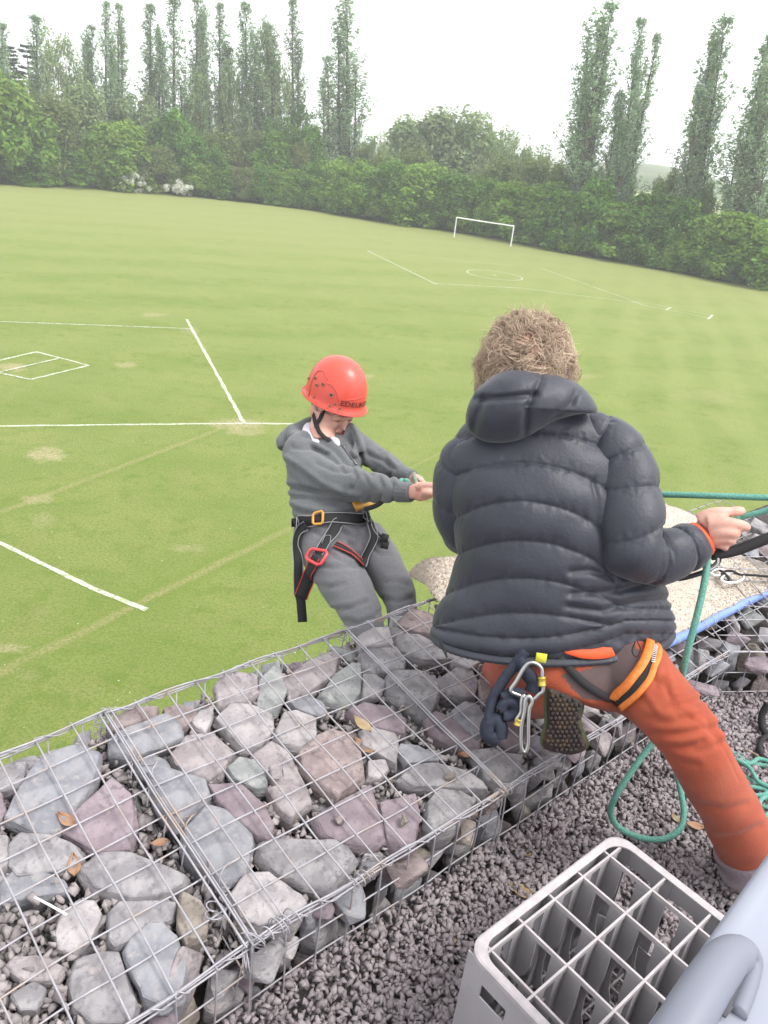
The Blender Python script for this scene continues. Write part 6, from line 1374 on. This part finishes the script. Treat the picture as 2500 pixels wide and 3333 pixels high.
# bottle crate
M_CRATE = mat('grey_crate_plastic', (.31, .295, .305), .5, .35, col2=(.35, .335, .345), nscale=7., bump=.0005, bscale=60.)
M_RIM = mat('pale_scuffed_rim', (.44, .40, .405), .55, .3, col2=(.35, .32, .325), nscale=40., bump=.0006, bscale=120.)
ZT = EYE - 1.28; c0 = onz(2006, 2705, ZT); e1 = unit(onz(1514, 3082, ZT) - c0); e2 = unit(np.array([-e1[1], e1[0], 0])); 
if e2[0] < 0: e2 = -e2
L1, L2, HC = np.linalg.norm(onz(1514, 3082, ZT) - c0), .60, ZT - TERR - .012
crate = empty('bottle_crate', (c0[0] + e1[0] * L1 / 2 + e2[0] * L2 / 2, c0[1] + e1[1] * L1 / 2 + e2[1] * L2 / 2, TERR), 'grey plastic bottle crate with pale rim standing on the gravel', 'crate')
def cq(a, b, z=0.): return c0 + e1 * a + e2 * b + np.array([0, 0, z])
up = np.array([0, 0, 1.])
def rr_loop(ins, z, R_=.040, n=8):
    P = []; 
    for (ca, cb, s) in ((ins + R_, ins + R_, 2), (L1 - ins - R_, ins + R_, 3), (L1 - ins - R_, L2 - ins - R_, 0), (ins + R_, L2 - ins - R_, 1)):
        for k in range(n + 1):
            a = (s + k / n) * math.pi / 2; P.append(cq(ca + R_ * math.cos(a), cb + R_ * math.sin(a), z))
    return np.array(P)
def ringband(loops, name, m_):
    V = np.concatenate(loops); n = len(loops[0]); k = len(loops); F = []
    for i in range(k):
        j = (i + 1) % k
        for q in range(n): F.append((i * n + q, i * n + (q + 1) % n, j * n + (q + 1) % n, j * n + q))
    return own(make(name, V, F, m_), crate)
ringband([rr_loop(0, -.010), rr_loop(.0, 0), rr_loop(.0035, .002), rr_loop(.017, .0), rr_loop(.017, -.003), rr_loop(.006, -.003), rr_loop(.006, -.010)], 'rim', M_RIM)
ringband([rr_loop(.004, -.05), rr_loop(.004, -.006), rr_loop(.0075, -.006), rr_loop(.0075, -.05)], 'upper_wall', M_CRATE)
ringband([rr_loop(.012, -HC), rr_loop(.008, -HC + .09), rr_loop(.0115, -HC + .09), rr_loop(.0155, -HC)], 'lower_wall', M_CRATE)
n1, n2 = 5, 6; s1, s2 = L1 / n1, L2 / n2
for k in range(n1 * 1):
    for bb in (0, 1):
        B0 = .006 if bb == 0 else L2 - .009
        a = s1 * k; own(MB().box(cq(a + .004, B0, -HC), e1 * (s1 * .42), e2 * .003, up * HC * .97).out('wall_post', M_CRATE), crate)
for k in range(n2):
    for bb in (0, 1):
        A0 = .006 if bb == 0 else L1 - .009
        b_ = s2 * k; own(MB().box(cq(A0, b_ + .004, -HC), e1 * .003, e2 * (s2 * .42), up * HC * .97).out('wall_post', M_CRATE), crate)
offs = .062                       # first divider sits closer to the rim
A_l = [offs + s1 * .98 * k for k in range(n1) if offs + s1 * .98 * k < L1 - .03]; B_l = [.030 + .1005 * k for k in range(6)]
def fin(p, d1, w_, h0, hw):
    """hour-glass partition blade hanging from a grid bar"""
    th = np.cross(d1, up) * .0011; out = [(-.5, 0), (.5, 0), (.5, -.30), (.42, -.42), (.20, -.52), (.16, -.62), (.22, -.80), (.42, -.95), (.42, -1), (-.42, -1), (-.42, -.95), (-.22, -.80), (-.16, -.62), (-.20, -.52), (-.42, -.42), (-.5, -.30)]
    V = [p + d1 * x * w_ + up * (y * h0) + s * th for s in (-1, 1) for x, y in out]; n = len(out)
    F = [tuple(range(n)), tuple(range(2 * n - 1, n - 1, -1))] + [(i, n + i, n + (i + 1) % n, (i + 1) % n) for i in range(n)]; return V, F
for b_ in B_l:
    m_ = MB().box(cq(.010, b_ - .0022, -.014), e1 * (L1 - .02), e2 * .0044, up * .011); own(m_.out('divider_bar', M_RIM), crate)
    f = MB()
    for a in A_l: f.add(*fin(cq(a, b_, -.012), e1, .062, HC * .78, 0))
    own(f.out('divider_panel', M_CRATE), crate)
for a in A_l:
    m_ = MB().box(cq(a - .0022, .010, -.016), e1 * .0044, e2 * (L2 - .02), up * .011); own(m_.out('divider_bar', M_RIM), crate)
    f = MB()
    for b_ in B_l: f.add(*fin(cq(a, b_, -.014), e2, .066, HC * .78, 0))
    own(f.out('divider_panel', M_CRATE), crate)
f = MB()
for a in np.arange(.02, L1 - .01, .0305): f.box(cq(a, .01, -HC + .012), e1 * .004, e2 * (L2 - .02), up * .008)
for b_ in np.arange(.02, L2 - .01, .0335): f.box(cq(.01, b_, -HC + .0135), e1 * (L1 - .02), e2 * .004, up * .008)
own(f.out('floor_grid', M_CRATE), crate)
# grip hole surround on the near short wall
ga = [cq(L1 - .005 + .003, .15 + .045 * math.cos(t), -.15 + .035 * math.sin(t)) for t in np.linspace(0, 6.283, 24, endpoint=False)]
own(make('grip_surround', *tube_geo(ga, .004, 8, closed=True), M_CRATE, None, True), crate)
own(MB().box(cq(L1 - .0085, .02, -.21), e1 * .003, e2 * .085, up * .125).box(cq(L1 - .0085, .195, -.21), e1 * .003, e2 * .10, up * .125).box(cq(L1 - .0088, .10, -.22), e1 * .003, e2 * .10, up * .035).out('side_panel', M_CRATE), crate)
# grey bin close to the viewer
M_BIN = mat('pale_grey_plastic', (.235, .25, .295), .5, .3, col2=(.255, .27, .315), nscale=3.)
ZB = EYE - .80; A = onz(2600, 2640, ZB); B_ = onz(2040, 3440, ZB); ed_ = unit(B_ - A); sd = unit(np.array([-ed_[1], ed_[0], 0])); sd = sd if sd[0] > 0 else -sd
if ((onz(2450, 3200, ZB) - A) @ sd) < 0: sd = -sd
Lb = np.linalg.norm(B_ - A) + .12; bin_ = empty('bin', (A[0] + sd[0] * .25, A[1] + sd[1] * .25, TERR), 'pale grey plastic bin with a moulded handle at the lower right corner', 'bin')
def binloop(ins, z, R_=.03): 
    P = []
    for (ca, cb, s) in ((ins + R_, ins + R_, 2), (Lb - ins - R_, ins + R_, 3), (Lb - ins - R_, .5 - ins - R_, 0), (ins + R_, .5 - ins - R_, 1)):
        for k in range(9): a = (s + k / 8) * math.pi / 2; P.append(A + ed_ * (ca + R_ * math.cos(a)) + sd * (cb + R_ * math.sin(a)) + up * z)
    return np.array(P)
def capband(loops, name, m_):
    V = np.concatenate(loops); n = len(loops[0]); F = []
    for i in range(len(loops) - 1):
        for q in range(n): F.append((i * n + q, i * n + (q + 1) % n, (i + 1) * n + (q + 1) % n, (i + 1) * n + q))
    F.append(tuple((len(loops) - 1) * n + q for q in range(n))); F.append(tuple(range(n))[::-1]); return own(make(name, V, F, m_, None, True), bin_)
capband([binloop(.0, -.035), binloop(-.002, -.008), binloop(.004, -.001), binloop(.014, .001), binloop(.020, -.001), binloop(.026, -.003), binloop(.06, -.003)], 'lid', M_BIN)
capband([binloop(.06, -.80 + .01), binloop(.02, -.10), binloop(.016, -.034)], 'body', M_BIN)
hz_ = lambda x, y, u: onz(x, y, ZB + u)
hp = spline([hz_(2150, 3470, .0), hz_(2245, 3300, .012), hz_(2320, 3180, .014), hz_(2372, 3118, .012), hz_(2420, 3108, .006), hz_(2446, 3140, .0), hz_(2436, 3200, -.002), hz_(2400, 3300, .0)], 10)
own(make('handle', *tube_geo(hp, np.interp(np.linspace(0, 1, len(hp)), [0, .35, .55, .75, 1], [.026, .024, .020, .011, .010]), 20), mat('mid_grey_plastic', (.165, .175, .21), .5, .3), None, True), bin_)
own(make('handle_slot_shade', *strap_geo(np.array([hz_(2345, 3300, .0045), hz_(2390, 3230, .0045), hz_(2425, 3165, .0045)]), [up] * 3, [.012, .016, .010], .004), mat('painted_slot_shade', (.09, .09, .10), .8, .2), None, True), bin_)  # flat dark strip on the lid, painting the shade inside the handle gap
# haze: the air over the field
hm = bpy.data.materials.new('haze'); hm.use_nodes = True; hn = hm.node_tree; hn.nodes.clear()
ho = hn.nodes.new('ShaderNodeOutputMaterial'); hv = hn.nodes.new('ShaderNodeVolumePrincipled'); hv.inputs['Color'].default_value = (.93, .95, 1, 1)
hv.inputs['Density'].default_value = .0010; hn.links.new(hv.outputs[0], ho.inputs['Volume'])
tag(MB().box((-1000, -60, -1.5), (2000, 0, 0), (0, 1400, 0), (0, 0, 60)).out('haze', hm), 'pale haze hanging over the field', 'haze', kind='stuff')
